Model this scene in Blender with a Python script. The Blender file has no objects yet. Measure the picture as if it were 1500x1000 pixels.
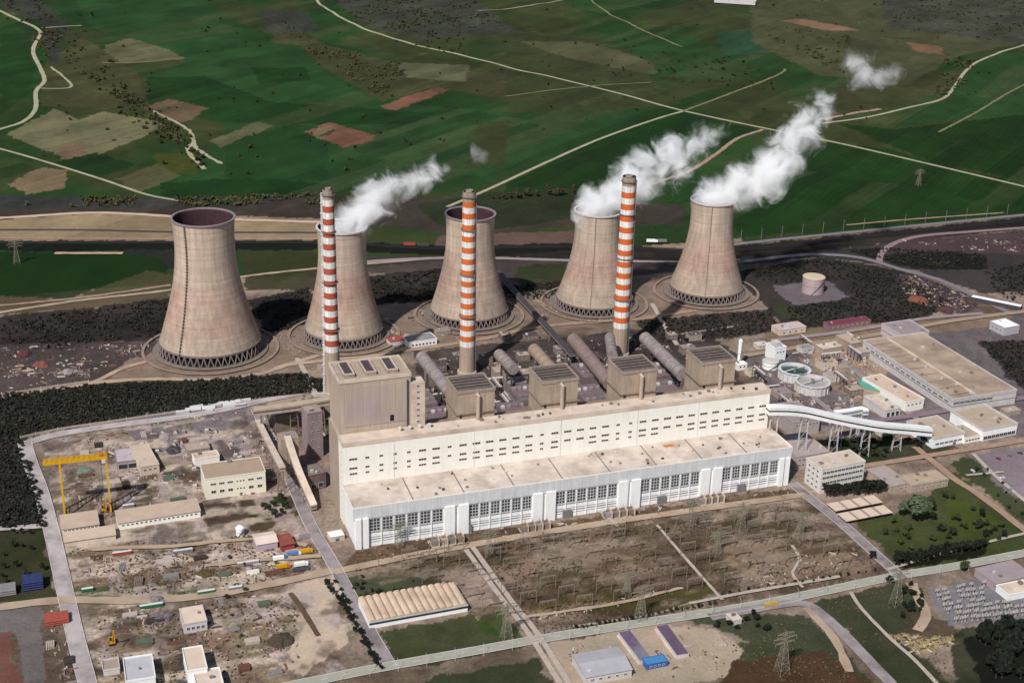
import bpy, bmesh, math, random
import numpy as np
from mathutils import Vector, Matrix
random.seed(7); RNG=np.random.default_rng(7)
SC=bpy.context.scene; COL=SC.collection
R=math.radians
# ------------------------------------------------------------------ camera model
FPX,PITCH,ROLL,CAMH=2100.0,22.3,1.5,560.0
_t,_r=R(PITCH),R(ROLL)
FWD=np.array([0,math.cos(_t),-math.sin(_t)]); _R0=np.array([1.,0,0]); _U0=np.array([0,math.sin(_t),math.cos(_t)])
RGT=math.cos(_r)*_R0+math.sin(_r)*_U0; UPV=math.cos(_r)*_U0-math.sin(_r)*_R0
CPOS=np.array([0,0,CAMH])
def P(u,v,z=0.0):
    d=(u-750)/FPX*RGT-(v-500)/FPX*UPV+FWD
    t=(z-CAMH)/d[2]; p=CPOS+t*d
    return Vector((float(p[0]),float(p[1]),float(z)))
def PX(p):
    d=np.array(p,float)-CPOS; k=d@FWD
    return 750+FPX*(d@RGT)/k, 500-FPX*(d@UPV)/k
def ZH(b,v):
    lo,hi=-20.,400.
    for _ in range(50):
        m=(lo+hi)/2
        if PX((b[0],b[1],m))[1]>v: lo=m
        else: hi=m
    return lo
ANG=R(19.5); E1=Vector((math.cos(ANG),math.sin(ANG),0)); E2=Vector((-E1.y,E1.x,0))
O=P(520,803)
def LW(x,y,z=0.0):
    p=O+E1*x+E2*y; return Vector((p.x,p.y,z))
# ------------------------------------------------------------------ tags
def tag(o,label=None,cat=None,group=None,kind=None):
    if label: o['label']=label
    if cat: o['category']=cat
    if group: o['group']=group
    if kind: o['kind']=kind
    return o
def link(name,me,m=None,parent=None,loc=None,rz=0):
    o=bpy.data.objects.new(name,me); COL.objects.link(o)
    if m is not None and me is not None and len(me.materials)==0:
        for k in (m if isinstance(m,(list,tuple)) else [m]): me.materials.append(k)
    if parent: o.parent=parent
    if loc is not None: o.location=loc
    if rz: o.rotation_euler[2]=rz
    return o
def thing(name,label,cat,loc=(0,0,0),rz=0,group=None):
    o=bpy.data.objects.new(name,None); COL.objects.link(o); o.location=loc; o.rotation_euler=(0,0,rz)
    o.empty_display_size=1
    return tag(o,label,cat,group)
def copy_tree(o,parent=None):
    c=o.copy(); COL.objects.link(c)
    if parent: c.parent=parent
    for ch in o.children: copy_tree(ch,c)
    return c
# ------------------------------------------------------------------ mesh builder
class MB:
    def __init__(s): s.v=[]; s.f=[]; s.m=[]
    def add(s,vs,fs,mi=0):
        n=len(s.v); s.v+=[tuple(a) for a in vs]; s.f+=[tuple(i+n for i in f) for f in fs]; s.m+=[mi]*len(fs); return s
    def box(s,x0,x1,y0,y1,z0,z1,mi=0,bottom=True):
        vs=[(x0,y0,z0),(x1,y0,z0),(x1,y1,z0),(x0,y1,z0),(x0,y0,z1),(x1,y0,z1),(x1,y1,z1),(x0,y1,z1)]
        fs=[(0,1,5,4),(1,2,6,5),(2,3,7,6),(3,0,4,7),(4,5,6,7)]
        if bottom: fs.append((3,2,1,0))
        return s.add(vs,fs,mi)
    def ring(s,x0,x1,y0,y1,z0,z1,t,mi=0):
        s.box(x0,x1,y0,y0+t,z0,z1,mi); s.box(x0,x1,y1-t,y1,z0,z1,mi)
        s.box(x0,x0+t,y0+t,y1-t,z0,z1,mi); s.box(x1-t,x1,y0+t,y1-t,z0,z1,mi); return s
    def bar(s,a,b,t,mi=0,t2=None):
        a=Vector(a);b=Vector(b);d=b-a
        if d.length<1e-6: return s
        d.normalize(); up=Vector((0,0,1)) if abs(d.z)<.95 else Vector((1,0,0))
        x=d.cross(up).normalized()*t/2; y=x.cross(d).normalized()*((t2 or t)/2)
        vs=[a-x-y,a+x-y,a+x+y,a-x+y,b-x-y,b+x-y,b+x+y,b-x+y]
        return s.add(vs,[(0,1,5,4),(1,2,6,5),(2,3,7,6),(3,0,4,7),(4,5,6,7),(3,2,1,0)],mi)
    def tube(s,pts,r,n=12,mi=0,cap=True):
        pts=[Vector(p) for p in pts]; rings=[]; vs=[];fs=[]
        for i,p in enumerate(pts):
            d=(pts[min(i+1,len(pts)-1)]-pts[max(i-1,0)]).normalized()
            up=Vector((0,0,1)) if abs(d.z)<.95 else Vector((1,0,0))
            x=d.cross(up).normalized(); y=x.cross(d).normalized(); rr=r[i] if isinstance(r,(list,tuple)) else r
            for k in range(n):
                a=2*math.pi*k/n; vs.append(p+x*math.cos(a)*rr+y*math.sin(a)*rr)
        for i in range(len(pts)-1):
            for k in range(n):
                k2=(k+1)%n; fs.append((i*n+k,i*n+k2,(i+1)*n+k2,(i+1)*n+k))
        if cap: fs.append(tuple(range(n-1,-1,-1))); fs.append(tuple((len(pts)-1)*n+k for k in range(n)))
        return s.add(vs,fs,mi)
    def lathe(s,prof,n=48,mi=0,closed=False,cap0=False,cap1=False):
        vs=[];fs=[];m=len(prof)
        for r,z in prof:
            for k in range(n):
                a=2*math.pi*k/n; vs.append((r*math.cos(a),r*math.sin(a),z))
        for i in range(m if closed else m-1):
            j=(i+1)%m
            for k in range(n):
                k2=(k+1)%n; fs.append((i*n+k,i*n+k2,j*n+k2,j*n+k))
        if cap0: fs.append(tuple(range(n-1,-1,-1)))
        if cap1: fs.append(tuple((m-1)*n+k for k in range(n)))
        return s.add(vs,fs,mi)
    def build(s,name,m,parent=None,loc=None,rz=0,smooth=False):
        me=bpy.data.meshes.new(name); me.from_pydata(s.v,[],s.f)
        for k in (m if isinstance(m,(list,tuple)) else [m]): me.materials.append(k)
        me.polygons.foreach_set('material_index',s.m)
        if smooth: me.polygons.foreach_set('use_smooth',[True]*len(me.polygons))
        me.update()
        if smooth:
            try: me.set_sharp_from_angle(angle=R(40))
            except Exception: pass
        return link(name,me,None,parent,loc,rz)
# ------------------------------------------------------------------ colour + materials
KIRR=0.84
KGROUND=0.66
def s2l(c): return c/12.92 if c<=.04045 else ((c+.055)/1.055)**2.4
def A(hx,k=KIRR):
    return tuple(min(.86,s2l(int(hx[i:i+2],16)/255)*k) for i in (0,2,4))
def nd(nt,t,**kw):
    n=nt.nodes.new(t)
    for k,v in kw.items():
        if hasattr(n,k): setattr(n,k,v)
    return n
_MC={}
def mat(hx,rough=.85,amp=.18,scale=.25,streak=0.,metal=0.,spec=.25,rnd=0.,island=0.,bump=0.,second=None,key=''):
    kk=(hx,rough,amp,scale,streak,metal,spec,rnd,island,bump,second,key)
    if kk in _MC: return _MC[kk]
    m=bpy.data.materials.new('surface_'+hx); m.use_nodes=True; nt=m.node_tree; b=nt.nodes['Principled BSDF']
    b.inputs['Roughness'].default_value=rough; b.inputs['Metallic'].default_value=metal
    b.inputs['Specular IOR Level'].default_value=spec
    L=nt.links.new; geo=nd(nt,'ShaderNodeNewGeometry')
    c=A(hx)+(1,)
    n1=nd(nt,'ShaderNodeTexNoise'); n1.inputs['Scale'].default_value=scale; n1.inputs['Detail'].default_value=6; n1.inputs['Roughness'].default_value=.65
    L(geo.outputs['Position'],n1.inputs['Vector'])
    mr=nd(nt,'ShaderNodeMapRange'); mr.inputs[1].default_value=.28; mr.inputs[2].default_value=.72
    mr.inputs[3].default_value=1-amp; mr.inputs[4].default_value=1+amp
    L(n1.outputs['Fac'],mr.inputs[0]); val=mr.outputs[0]
    if streak:
        mp=nd(nt,'ShaderNodeMapping'); mp.inputs['Scale'].default_value=(.55,.55,.03); L(geo.outputs['Position'],mp.inputs['Vector'])
        n2=nd(nt,'ShaderNodeTexNoise'); n2.inputs['Scale'].default_value=1; n2.inputs['Detail'].default_value=4
        L(mp.outputs[0],n2.inputs['Vector'])
        m2=nd(nt,'ShaderNodeMapRange'); m2.inputs[1].default_value=.35; m2.inputs[2].default_value=.7; m2.inputs[3].default_value=1; m2.inputs[4].default_value=1-streak
        L(n2.outputs['Fac'],m2.inputs[0]); mu=nd(nt,'ShaderNodeMath',operation='MULTIPLY'); L(val,mu.inputs[0]); L(m2.outputs[0],mu.inputs[1]); val=mu.outputs[0]
    if rnd or island:
        src=nd(nt,'ShaderNodeObjectInfo').outputs['Random'] if rnd else geo.outputs['Random Per Island']
        m3=nd(nt,'ShaderNodeMapRange'); a=rnd or island; m3.inputs[3].default_value=1-a; m3.inputs[4].default_value=1+a
        L(src,m3.inputs[0]); mu=nd(nt,'ShaderNodeMath',operation='MULTIPLY'); L(val,mu.inputs[0]); L(m3.outputs[0],mu.inputs[1]); val=mu.outputs[0]
    col=None
    if second:
        hx2,sc2,lo,hi=second
        n4=nd(nt,'ShaderNodeTexNoise'); n4.inputs['Scale'].default_value=sc2; n4.inputs['Detail'].default_value=5; n4.inputs['Roughness'].default_value=.6
        L(geo.outputs['Position'],n4.inputs['Vector'])
        if island:
            mxr=nd(nt,'ShaderNodeMath',operation='MULTIPLY_ADD'); L(geo.outputs['Random Per Island'],mxr.inputs[0]); mxr.inputs[1].default_value=.5
            L(n4.outputs['Fac'],mxr.inputs[2]); src=mxr.outputs[0]
        else: src=n4.outputs['Fac']
        m4=nd(nt,'ShaderNodeMapRange'); m4.inputs[1].default_value=lo; m4.inputs[2].default_value=hi; L(src,m4.inputs[0])
        mx=nd(nt,'ShaderNodeMix',data_type='RGBA'); L(m4.outputs[0],mx.inputs[0]); mx.inputs[6].default_value=c; mx.inputs[7].default_value=A(hx2)+(1,); col=mx.outputs[2]
    vm=nd(nt,'ShaderNodeVectorMath',operation='SCALE')
    if col: L(col,vm.inputs[0])
    else: vm.inputs[0].default_value=c[:3]
    L(val,vm.inputs['Scale']); L(vm.outputs[0],b.inputs['Base Color'])
    if bump:
        bp=nd(nt,'ShaderNodeBump'); bp.inputs['Strength'].default_value=bump; bp.inputs['Distance'].default_value=.5; L(n1.outputs['Fac'],bp.inputs['Height']); L(bp.outputs[0],b.inputs['Normal'])
    _MC[kk]=m; return m
WHITE=mat('fbfaf8',.6,.05,.15,.08)
CREAM=mat('faf5ea',.7,.05,.12,.07)
GREYW=mat('dcdcdc',.6,.08,.12,.2)
BEIGE=mat('b3a191',.85,.13,.12,.18)
BEIGE2=mat('d6c4b3',.85,.14,.10,second=('b5a08d',.06,.45,.75))
ROOFB=mat('d3c4b6',.9,.18,.09,second=('a8978a',.05,.44,.72))
TAN=mat('a9978a',.85,.16,.10,.22)
TAND=mat('8a7b6f',.85,.2,.10,.28)
LILAC=mat('9a8b8b',.85,.15,.10,.1)
DARK=mat('2a2a2e',.4,.2,.3,spec=.5)
GLASS=mat('30343a',.18,.25,.15,spec=.6)
DKROOF=mat('4f4548',.8,.2,.15)
STEEL=mat('8f8a8c',.5,.2,.4,metal=.3)
DSTEEL=mat('4a4446',.6,.25,.4)
PALE=mat('cfc9c6',.6,.12,.2,.1)
YEL=mat('d0a020',.5,.15,.4)
RED=mat('9a4a3c',.7,.2,.4)
BLUE=mat('3f66a0',.5,.15,.4)
NAVY=mat('2c3560',.6,.2,.4)
TEAL=mat('5f9c8c',.7,.15,.2)
GREENP=mat('2f6a44',.6,.2,.4)
ORANGE=mat('c8742c',.6,.2,.4)
RUBBER=mat('1c1c1e',.8,.1,1)
CONC=mat('b3a598',.9,.15,.2)
# ------------------------------------------------------------------ numpy noise
def _h(ix,iy,s):
    n=(ix.astype(np.int64)*374761393+iy.astype(np.int64)*668265263+s*1274126177)&0x7fffffff
    n=((n^(n>>13))*1274126177)&0x7fffffff; n=n^(n>>16)
    return (n&0xffff)/65535.0
def vn(x,y,s=0):
    ix=np.floor(x);iy=np.floor(y);fx=x-ix;fy=y-iy; fx=fx*fx*(3-2*fx);fy=fy*fy*(3-2*fy)
    a=_h(ix,iy,s);b=_h(ix+1,iy,s);c=_h(ix,iy+1,s);d=_h(ix+1,iy+1,s)
    return (a*(1-fx)+b*fx)*(1-fy)+(c*(1-fx)+d*fx)*fy
def fbm(x,y,s=0,o=4,g=.55):
    t=0;a=1;w=0
    for i in range(o): t=t+a*vn(x*2**i,y*2**i,s+i*17); w+=a; a*=g
    return t/w
def inpoly(x,y,poly):
    r=np.zeros(x.shape,bool); n=len(poly); j=n-1
    for i in range(n):
        xi,yi=poly[i];xj,yj=poly[j]
        if yi!=yj:
            c=((yi>y)!=(yj>y))&(x<(xj-xi)*(y-yi)/(yj-yi)+xi); r^=c
        j=i
    return r
def wpoly(pts): return [(p.x,p.y) for p in (P(u,v) for u,v in pts)]
#SECTION ground
NA,NR=900,760
ths=np.linspace(R(-34),R(34),NA); rs=np.concatenate([[150,350],np.exp(np.linspace(math.log(600),math.log(4600),NR-6)),[5600,8000,14000,30000]]); NR=len(rs)
TH,RS=np.meshgrid(ths,rs); GX=(RS*np.sin(TH)).ravel(); GY=(RS*np.cos(TH)).ravel()
def lin(hx): return np.array([s2l(int(hx[i:i+2],16)/255) for i in (0,2,4)])*KGROUND
C=np.zeros((GX.size,3)); AM=np.zeros(GX.size)
# base: near works yard, far farmland
n1=fbm(GX/60,GY/60,1); n2=fbm(GX/220,GY/320,5); n3=fbm(GX/14,GY/14,9)
def mixc(a,b,t): t=np.clip(t,0,1)[:,None]; return a*(1-t)+b*t
C[:]=mixc(lin('9c897a'),lin('665749'),(n1-.40)*4); AM[:]=.75
far=GY-(1640+.33*GX+30*(n2-.5))>0
ca,sa=math.cos(R(58)),math.sin(R(58))
fu=(GX*ca+GY*sa)/260+.35*(n2-.5); fv=(-GX*sa+GY*ca)/120+.35*(fbm(GX/300,GY/300,33)-.5)
cell=_h(np.floor(fu),np.floor(fv),3)
fc=mixc(lin('26421f'),lin('3b4226'),(n2-.40)*6+ (cell-.5)*1.6); fc=mixc(fc,lin('5a583e'),(n1+.5*n2-.98)*5*(cell>.5)); fc*= (0.85+.3*_h(np.floor(fu),np.floor(fv),8))[:,None]
C[far]=fc[far]; AM[far]=.22
PATCH=[
# --- far fields
('2a4a27',.15,[(100,-30),(225,-30),(345,30),(400,60),(440,65),(470,100),(510,130),(560,152),(700,160),(775,168),(760,180),(690,192),(660,250),(600,262),(370,285),(240,285),(330,190),(300,150),(210,110),(270,95),(270,85),(190,60),(128,40)]),
('1b3a18',.18,[(215,115),(300,112),(400,150),(560,160),(640,165),(600,182),(540,182),(400,182),(310,178),(215,150)]),
('1a3816',.18,[(370,100),(450,98),(452,118),(380,122)]),
('6c6850',.2,[(155,72),(190,60),(250,75),(270,88),(150,96)]),
('4a4830',.35,[(60,100),(120,60),(200,105),(215,150),(150,162),(60,155)]),
('3a3a38',.5,[(0,0),(45,-10),(100,40),(85,95),(70,95),(60,40),(0,15)]),
('1f3c1b',.2,[(0,52),(45,52),(50,110),(40,140),(0,172)]),
('77725a',.25,[(8,198),(80,160),(115,176),(150,163),(245,180),(210,200),(150,224),(100,232),(50,214)]),
('7d6353',.2,[(85,215),(125,208),(128,230),(92,234)]),
('6d5a49',.2,[(210,157),(250,144),(306,159),(270,180),(236,172)]),
('143012',.15,[(75,240),(140,224),(196,240),(190,246),(150,258),(110,250)]),
('45491c',.2,[(225,225),(290,223),(290,255),(240,253)]),
('84705c',.2,[(10,270),(60,245),(98,250),(96,276),(40,285)]),
('5c573f',.25,[(170,262),(230,240),(265,258),(200,282)]),
('163414',.15,[(235,268),(310,262),(400,262),(480,270),(480,290),(240,288)]),
('214020',.15,[(330,192),(380,182),(480,186),(480,265),(330,262)]),
('64614a',.2,[(308,206),(378,178),(403,184),(322,216)]),
('82594d',.15,[(445,194),(482,178),(549,198),(545,206),(505,216)]),
('7e705a',.15,[(452,195),(484,182),(494,188),(468,205)]),
('4b3a2c',.1,[(468,198),(487,188),(490,191),(474,201)]),
('875a4f',.15,[(556,156),(630,132),(645,139),(577,162)]),
('7a5547',.15,[(624,129),(660,131),(648,139)]),
('474630',.3,[(400,20),(470,58),(600,100),(770,112),(775,150),(640,130),(560,150),(470,98),(440,62),(400,60)]),
('62604a',.2,[(570,92),(690,97),(680,122),(600,116)]),
('42433e',.45,[(470,-20),(660,-20),(740,36),(770,48),(620,57),(530,40)]),
('40413e',.45,[(380,18),(450,20),(470,45),(390,46)]),
('3c4229',.25,[(740,60),(860,55),(940,100),(1000,152),(900,162),(740,150)]),
('575640',.2,[(760,62),(850,60),(960,92),(960,108),(830,85)]),
('284726',.18,[(860,30),(1000,70),(1140,80),(1130,110),(1000,120),(930,80)]),
('2c4a38',.15,[(1050,48),(1110,45),(1132,76),(1060,78)]),
('284726',.15,[(770,165),(900,170),(960,176),(700,275),(610,285),(660,250),(690,192)]),
('3b3f24',.25,[(700,180),(745,178),(740,240),(680,250)]),
('193714',.12,[(870,205),(1000,165),(1110,190),(1010,235),(940,262),(740,290),(740,270)]),
('50503a',.3,[(1100,-30),(1520,-40),(1520,60),(1400,85),(1330,122),(1200,110),(1100,60)]),
('44453f',.45,[(1280,-30),(1520,-40),(1520,70),(1440,60),(1300,40)]),
('8a6a58',.15,[(1145,34),(1182,31),(1264,47),(1210,48)]),
('7f5f4c',.15,[(1328,63),(1376,68),(1386,83),(1340,76)]),
('2a4a28',.15,[(1380,108),(1450,80),(1520,76),(1520,170),(1380,178),(1310,190)]),
('1a3813',.12,[(1200,208),(1300,218),(1520,278),(1520,312),(1250,340),(1090,358),(1060,300),(1130,255)]),
('163410',.12,[(1225,180),(1310,190),(1520,165),(1520,268),(1360,236)]),
('43422c',.3,[(1220,172),(1340,150),(1400,120),(1420,100),(1350,118),(1230,120),(1215,150)]),
# --- railway belt
('3d3b3e',.4,[(-40,286),(270,290),(480,282),(480,300),(260,305),(-40,307)]),
('453a3a',.3,[(-40,306),(260,304),(470,292),(840,290),(1000,300),(1000,330),(840,330),(700,345),(640,340),(470,322),(260,320),(-40,322)]),
('2b3420',.3,[(610,300),(720,282),(840,280),(840,320),(730,335),(640,330)]),
('a48d77',.22,[(-40,324),(130,312),(260,315),(480,320),(480,351),(260,353),(-40,353)]),
('6d5552',.25,[(640,345),(840,338),(840,356),(700,365),(640,362)]),
('141214',.25,[(-40,353),(470,352),(640,360),(840,356),(1000,364),(1100,358),(1520,316),(1520,333),(1100,378),(1000,388),(840,380),(640,374),(470,366),(-40,368)]),
('333034',.3,[(1085,378),(1300,356),(1520,336),(1520,425),(1440,430),(1340,396),(1200,376),(1085,388)]),
('1b1b1c',.3,[(1235,366),(1300,362),(1440,372),(1450,395),(1340,394),(1290,380)]),
('554347',.3,[(1290,360),(1340,348),(1520,338),(1520,372),(1430,372),(1400,365),(1310,372),(1290,385)]),
('2c2a2b',.3,[(180,365),(260,366),(260,395),(190,385)]),
('17320f',.15,[(-40,369),(190,370),(240,380),(246,402),(170,412),(100,438),(-40,432)]),
('4b4a30',.25,[(165,413),(215,396),(255,405),(255,428),(100,440)]),
('564c38',.3,[(-40,432),(100,438),(250,428),(250,440),(-40,465)]),
('3b3c26',.3,[(350,366),(475,372),(475,425),(360,425)]),
('4a4042',.35,[(530,374),(1000,384),(1000,398),(830,412),(640,400),(530,400)]),
('384022',.25,[(755,390),(832,384),(832,418),(760,418)]),
('221d20',.35,[(-40,468),(120,452),(250,436),(250,470),(230,500),(150,500),(90,515),(-40,503)]),
('4c4242',.5,[(-40,505),(150,500),(235,500),(210,530),(130,560),(-40,582)]),
('251e22',.35,[(360,440),(455,420),(470,470),(390,492)]),
('1b191c',.3,[(530,405),(665,392),(650,440),(540,448)]),
('2d2428',.35,[(735,418),(820,412),(815,445),(740,440)]),
('222224',.35,[(1085,398),(1200,376),(1330,398),(1425,435),(1345,470),(1150,482),(1128,456),(1080,410)]),
('4c3e40',.5,[(1308,400),(1340,402),(1440,442),(1400,466),(1330,440)]),
('82757a',.25,[(1130,418),(1215,412),(1244,436),(1160,448)]),
('3c4228',.3,[(1130,440),(1160,450),(1170,470),(1140,460)]),
('292326',.35,[(930,468),(1130,452),(1145,485),(960,508)]),
('8f7b6c',.4,[(190,525),(430,480),(640,440),(830,420),(985,400),(1090,420),(1120,450),(930,470),(700,500),(480,535),(330,556),(150,562)]),
# --- plant
('1b1b19',.3,[(-40,584),(130,562),(300,556),(440,545),(485,558),(485,574),(395,583),(260,605),(85,630),(33,642),(60,720),(72,775),(-40,778)]),
('423a3a',.6,[(605,515),(1010,475),(1085,520),(1085,605),(640,655)]),
('71676a',.5,[(1085,520),(1300,472),(1520,455),(1520,640),(1360,645),(1240,612),(1130,604)]),
('8b7560',.4,[(1120,488),(1480,456),(1480,474),(1130,520)]),
('a28c78',.35,[(1180,500),(1295,490),(1300,560),(1350,600),(1290,610),(1200,560)]),
('33282b',.4,[(1430,500),(1520,498),(1520,585),(1485,560)]),
('82757a',.45,[(180,605),(400,580),(400,640),(330,690),(200,650)]),
('2e3418',.3,[(-40,778),(64,776),(82,860),(86,880),(-40,890)]),
('4a3826',.4,[(298,736),(425,722),(432,756),(350,792),(298,776)]),
('34401f',.3,[(360,740),(410,725),(430,750),(380,768)]),
('806b58',.85,[(100,800),(420,775),(470,800),(482,840),(300,873),(112,876)]),
('4c5a3c',.4,[(102,862),(270,850),(300,868),(120,882)]),
('8d7864',.8,[(130,886),(400,858),(430,872),(440,985),(420,1030),(140,1030)]),
('77706c',.3,[(-40,880),(60,890),(75,1030),(40,1030),(20,925),(-40,920)]),
('7c4f48',.2,[(-40,925),(14,925),(34,1030),(-40,1030)]),
('3d4630',.4,[(495,848),(560,838),(665,848),(650,872),(530,892),(508,872)]),
('35401f',.35,[(552,925),(690,900),(745,930),(765,948),(620,976),(582,972)]),
('3f5222',.2,[(690,912),(735,890),(768,938),(740,938)]),
('2f3a22',.3,[(690,985),(790,962),(815,1030),(580,1030),(640,988)]),
('6c594b',.85,[(520,845),(700,805),(1000,755),(1182,732),(1305,842),(1200,862),(940,908),(790,933),(770,922),(700,828),(560,840)]),
('927c69',.4,[(720,830),(850,800),(960,795),(950,835),(760,865)]),
('8d7864',.45,[(1030,800),(1200,775),(1280,835),(1120,865)]),
('4b4620',.3,[(835,895),(900,880),(1040,852),(1052,872),(940,906)]),
('5f4f2c',.4,[(770,880),(920,858),(930,875),(790,905)]),
('675240',.8,[(520,806),(1155,714),(1182,727),(600,814),(500,840)]),
('36412a',.35,[(1000,905),(1080,897),(1182,902),(1240,952),(1310,1030),(1060,1030),(1045,960),(1100,940)]),
('53392a',.4,[(1060,972),(1200,952),(1290,1010),(1290,1030),(1050,1030)]),
('2f3920',.3,[(1190,884),(1312,852),(1348,862),(1362,902),(1330,945),(1420,1030),(1320,1030),(1240,922)]),
('c2ac97',.22,[(800,942),(960,912),(1040,918),(1092,952),(1060,990),(840,1030),(815,1000)]),
('a89468',.3,[(1298,928),(1380,922),(1412,940),(1345,958)]),
('59483a',.45,[(1330,895),(1375,905),(1420,935),(1330,930)]),
('7d7980',.35,[(1358,866),(1440,846),(1520,834),(1520,905),(1395,918)]),
('2b331e',.3,[(1390,925),(1520,905),(1520,1030),(1400,1030)]),
('11130e',.3,[(1410,935),(1520,915),(1520,1030),(1450,1030)]),
('3d4a20',.3,[(1250,762),(1330,745),(1400,690),(1520,790),(1520,806),(1400,827),(1320,834)]),
('465221',.3,[(1380,730),(1430,735),(1470,770),(1400,790)]),
('14150f',.3,[(1308,816),(1440,796),(1442,814),(1322,832)]),
('33401f',.25,[(1388,680),(1428,670),(1520,745),(1520,778)]),
('2e3820',.3,[(1212,640),(1350,642),(1405,656),(1380,668),(1270,682),(1218,662)]),
('8d7f85',.2,[(1420,666),(1520,648),(1520,745),(1470,720)]),
('47474b',.15,[(256,958),(272,955),(285,1030),(262,1030)]),
('caB59f'.lower(),.18,[(425,858),(490,842),(503,862),(498,900),(508,935),(475,962),(440,990),(405,965),(440,930)]),
('857569',.4,[(400,645),(470,640),(480,760),(440,720)]),
]
for k,(hx,am,pts) in enumerate(PATCH):
    wp=wpoly(pts); xs=[p[0] for p in wp]; ys=[p[1] for p in wp]
    d=(sum(ys)/len(ys)); w=max(2.0,(d-600)/800); mrg=30+w*3
    sel=np.where((GX>min(xs)-mrg)&(GX<max(xs)+mrg)&(GY>min(ys)-mrg)&(GY<max(ys)+mrg))[0]
    x=GX[sel]; y=GY[sel]; sc=w*6
    wx=x+w*3*(fbm(x/sc,y/sc,k*3+100)-.5)*2; wy=y+w*3*(fbm(x/sc,y/sc,k*3+201)-.5)*2
    ins=inpoly(wx,wy,wp); ii=sel[ins]
    base=lin(hx)
    tint=(fbm(GX[ii]/(35+w*14),GY[ii]/(45+w*20),k+400)-.5)[:,None]
    C[ii]=.12*C[ii]+.88*base*(1+(.7 if d<1600 else .35)*tint*np.array([1.1,.9,1.0])); AM[ii]=am*1.25
fl=np.clip((GY-1500-.2*GX)/200,0,1)[:,None]; C[:]=C*(1-fl)+C*fl*np.array([1.06,1.05,.90])
jx=(GX*ca+GY*sa)+60*(fbm(GX/160,GY/160,41)-.5); jy=(-GX*sa+GY*ca)+30*(fbm(GX/200,GY/200,43)-.5)
blk=np.floor(jx/330); bw=26+40*_h(blk,blk*0+3,7); sy_=np.floor(jy/bw+17*_h(blk,blk*0,5)); ha=_h(blk,sy_,11); hb=_h(blk,sy_,12)
fs=np.clip((GY-1640-.25*GX)/200,0,1); isg=(C[:,1]>1.25*C[:,0])
C*= (1+fs*(ha-.5)*np.where(isg,.34,.3))[:,None]; tt=(fs*isg*(hb>.86)*.28)[:,None]; C[:]=C*(1-tt)+lin('565a3c')*tt
edge=np.minimum(np.abs(jy/bw+17*_h(blk,blk*0,5)-sy_),1)*bw; tt=(fs*(edge<3.2)*(hb>.5)*.3)[:,None]; C[:]=C*(1-tt)+lin('3a3d24')*tt
fw=np.sin(jy*2*math.pi/9.5+6*ha)*.10*fs*isg; C*=(1+fw)[:,None]
st=(fbm((GX*ca+GY*sa)/300,(-GX*sa+GY*ca)/16,91)-.5)*.30+(fbm(GX/40,GY/60,92,5,.65)-.5)*.75; C*=(1+st*np.clip((GY-1600)/200,0,1))[:,None]
nr=np.clip((1500+.25*GX-GY)/250,0,1)[:,None]; C*=1+.08*nr
# colour cast wander (soil chemistry): lilac vs ochre
wander=(fbm(GX/40,GY/40,77)-.5)[:,None]*np.where(far,.15,.5)[:,None]
C*=1+wander*np.array([.25,-.1,.15])
sy=inpoly(GX,GY,wpoly([(500,838),(1182,730),(1310,845),(780,938),(640,880)])); bs=fbm((GX*E1.x+GY*E1.y)/45,(GX*E2.x+GY*E2.y)/16,71); tt=np.clip((bs-.51)*7,0,.85)[:,None]*sy[:,None]; C[:]=C*(1-tt)+lin('9a8878')*tt; tt=np.clip((.44-bs)*7,0,.6)[:,None]*sy[:,None]; C[:]=C*(1-tt)+lin('4f3f2e')*tt; gr=fbm(GX/26,GY/26,73); tt=np.clip((gr-.60)*8,0,.5)[:,None]*sy[:,None]; C[:]=C*(1-tt)+lin('49452b')*tt
yd=inpoly(GX,GY,wpoly([(60,645),(400,590),(440,700),(490,830),(560,985),(130,1003)])); u1=(GX*E1.x+GY*E1.y); u2=(GX*E2.x+GY*E2.y); q1=fbm(u1/38,u2/11,81); q2=fbm(u1/10,u2/30,83); q3=fbm(GX/24,GY/24,85)
for q,th,hx,mx_ in ((q1,.53,'d2bfac',.8),(q2,.56,'bda9a2',.7),(1-q3,.60,'4b3f36',.6),(q3,.66,'5b5a3c',.4)):
    tt=np.clip((q-th)*9,0,mx_)[:,None]*yd[:,None]; C[:]=C*(1-tt)+lin(hx)*tt
# low relief away from the works
GZ=np.zeros(GX.size)
hill=np.clip((GY-2300-.3*GX)/900,0,1); GZ=hill*(fbm(GX/420,GY/420,61)-.5)*34
GZ=np.where(GY<1900,0,GZ)
idx=np.arange(GX.size).reshape(NR,NA); a=idx[:-1,:-1].ravel();b=idx[:-1,1:].ravel();c=idx[1:,1:].ravel();d=idx[1:,:-1].ravel()
def fastmesh(name,verts,quads):
    me=bpy.data.meshes.new(name); quads=np.asarray(quads); n=quads.shape[1]
    me.vertices.add(len(verts)); me.vertices.foreach_set('co',np.asarray(verts,np.float32).ravel())
    me.loops.add(quads.size); me.loops.foreach_set('vertex_index',quads.astype(np.int32).ravel())
    me.polygons.add(len(quads)); me.polygons.foreach_set('loop_start',np.arange(0,quads.size,n,dtype=np.int32))
    me.update(calc_edges=True); me.validate(); return me
gm=fastmesh('ground',np.stack([GX,GY,GZ],1),np.stack([a,d,c,b],1))
at=gm.attributes.new('soil','FLOAT_COLOR','POINT'); at.data.foreach_set('color',np.concatenate([np.clip(C,0,.9),AM[:,None]],1).astype(np.float32).ravel())
gm.polygons.foreach_set('use_smooth',[True]*len(gm.polygons))
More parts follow.
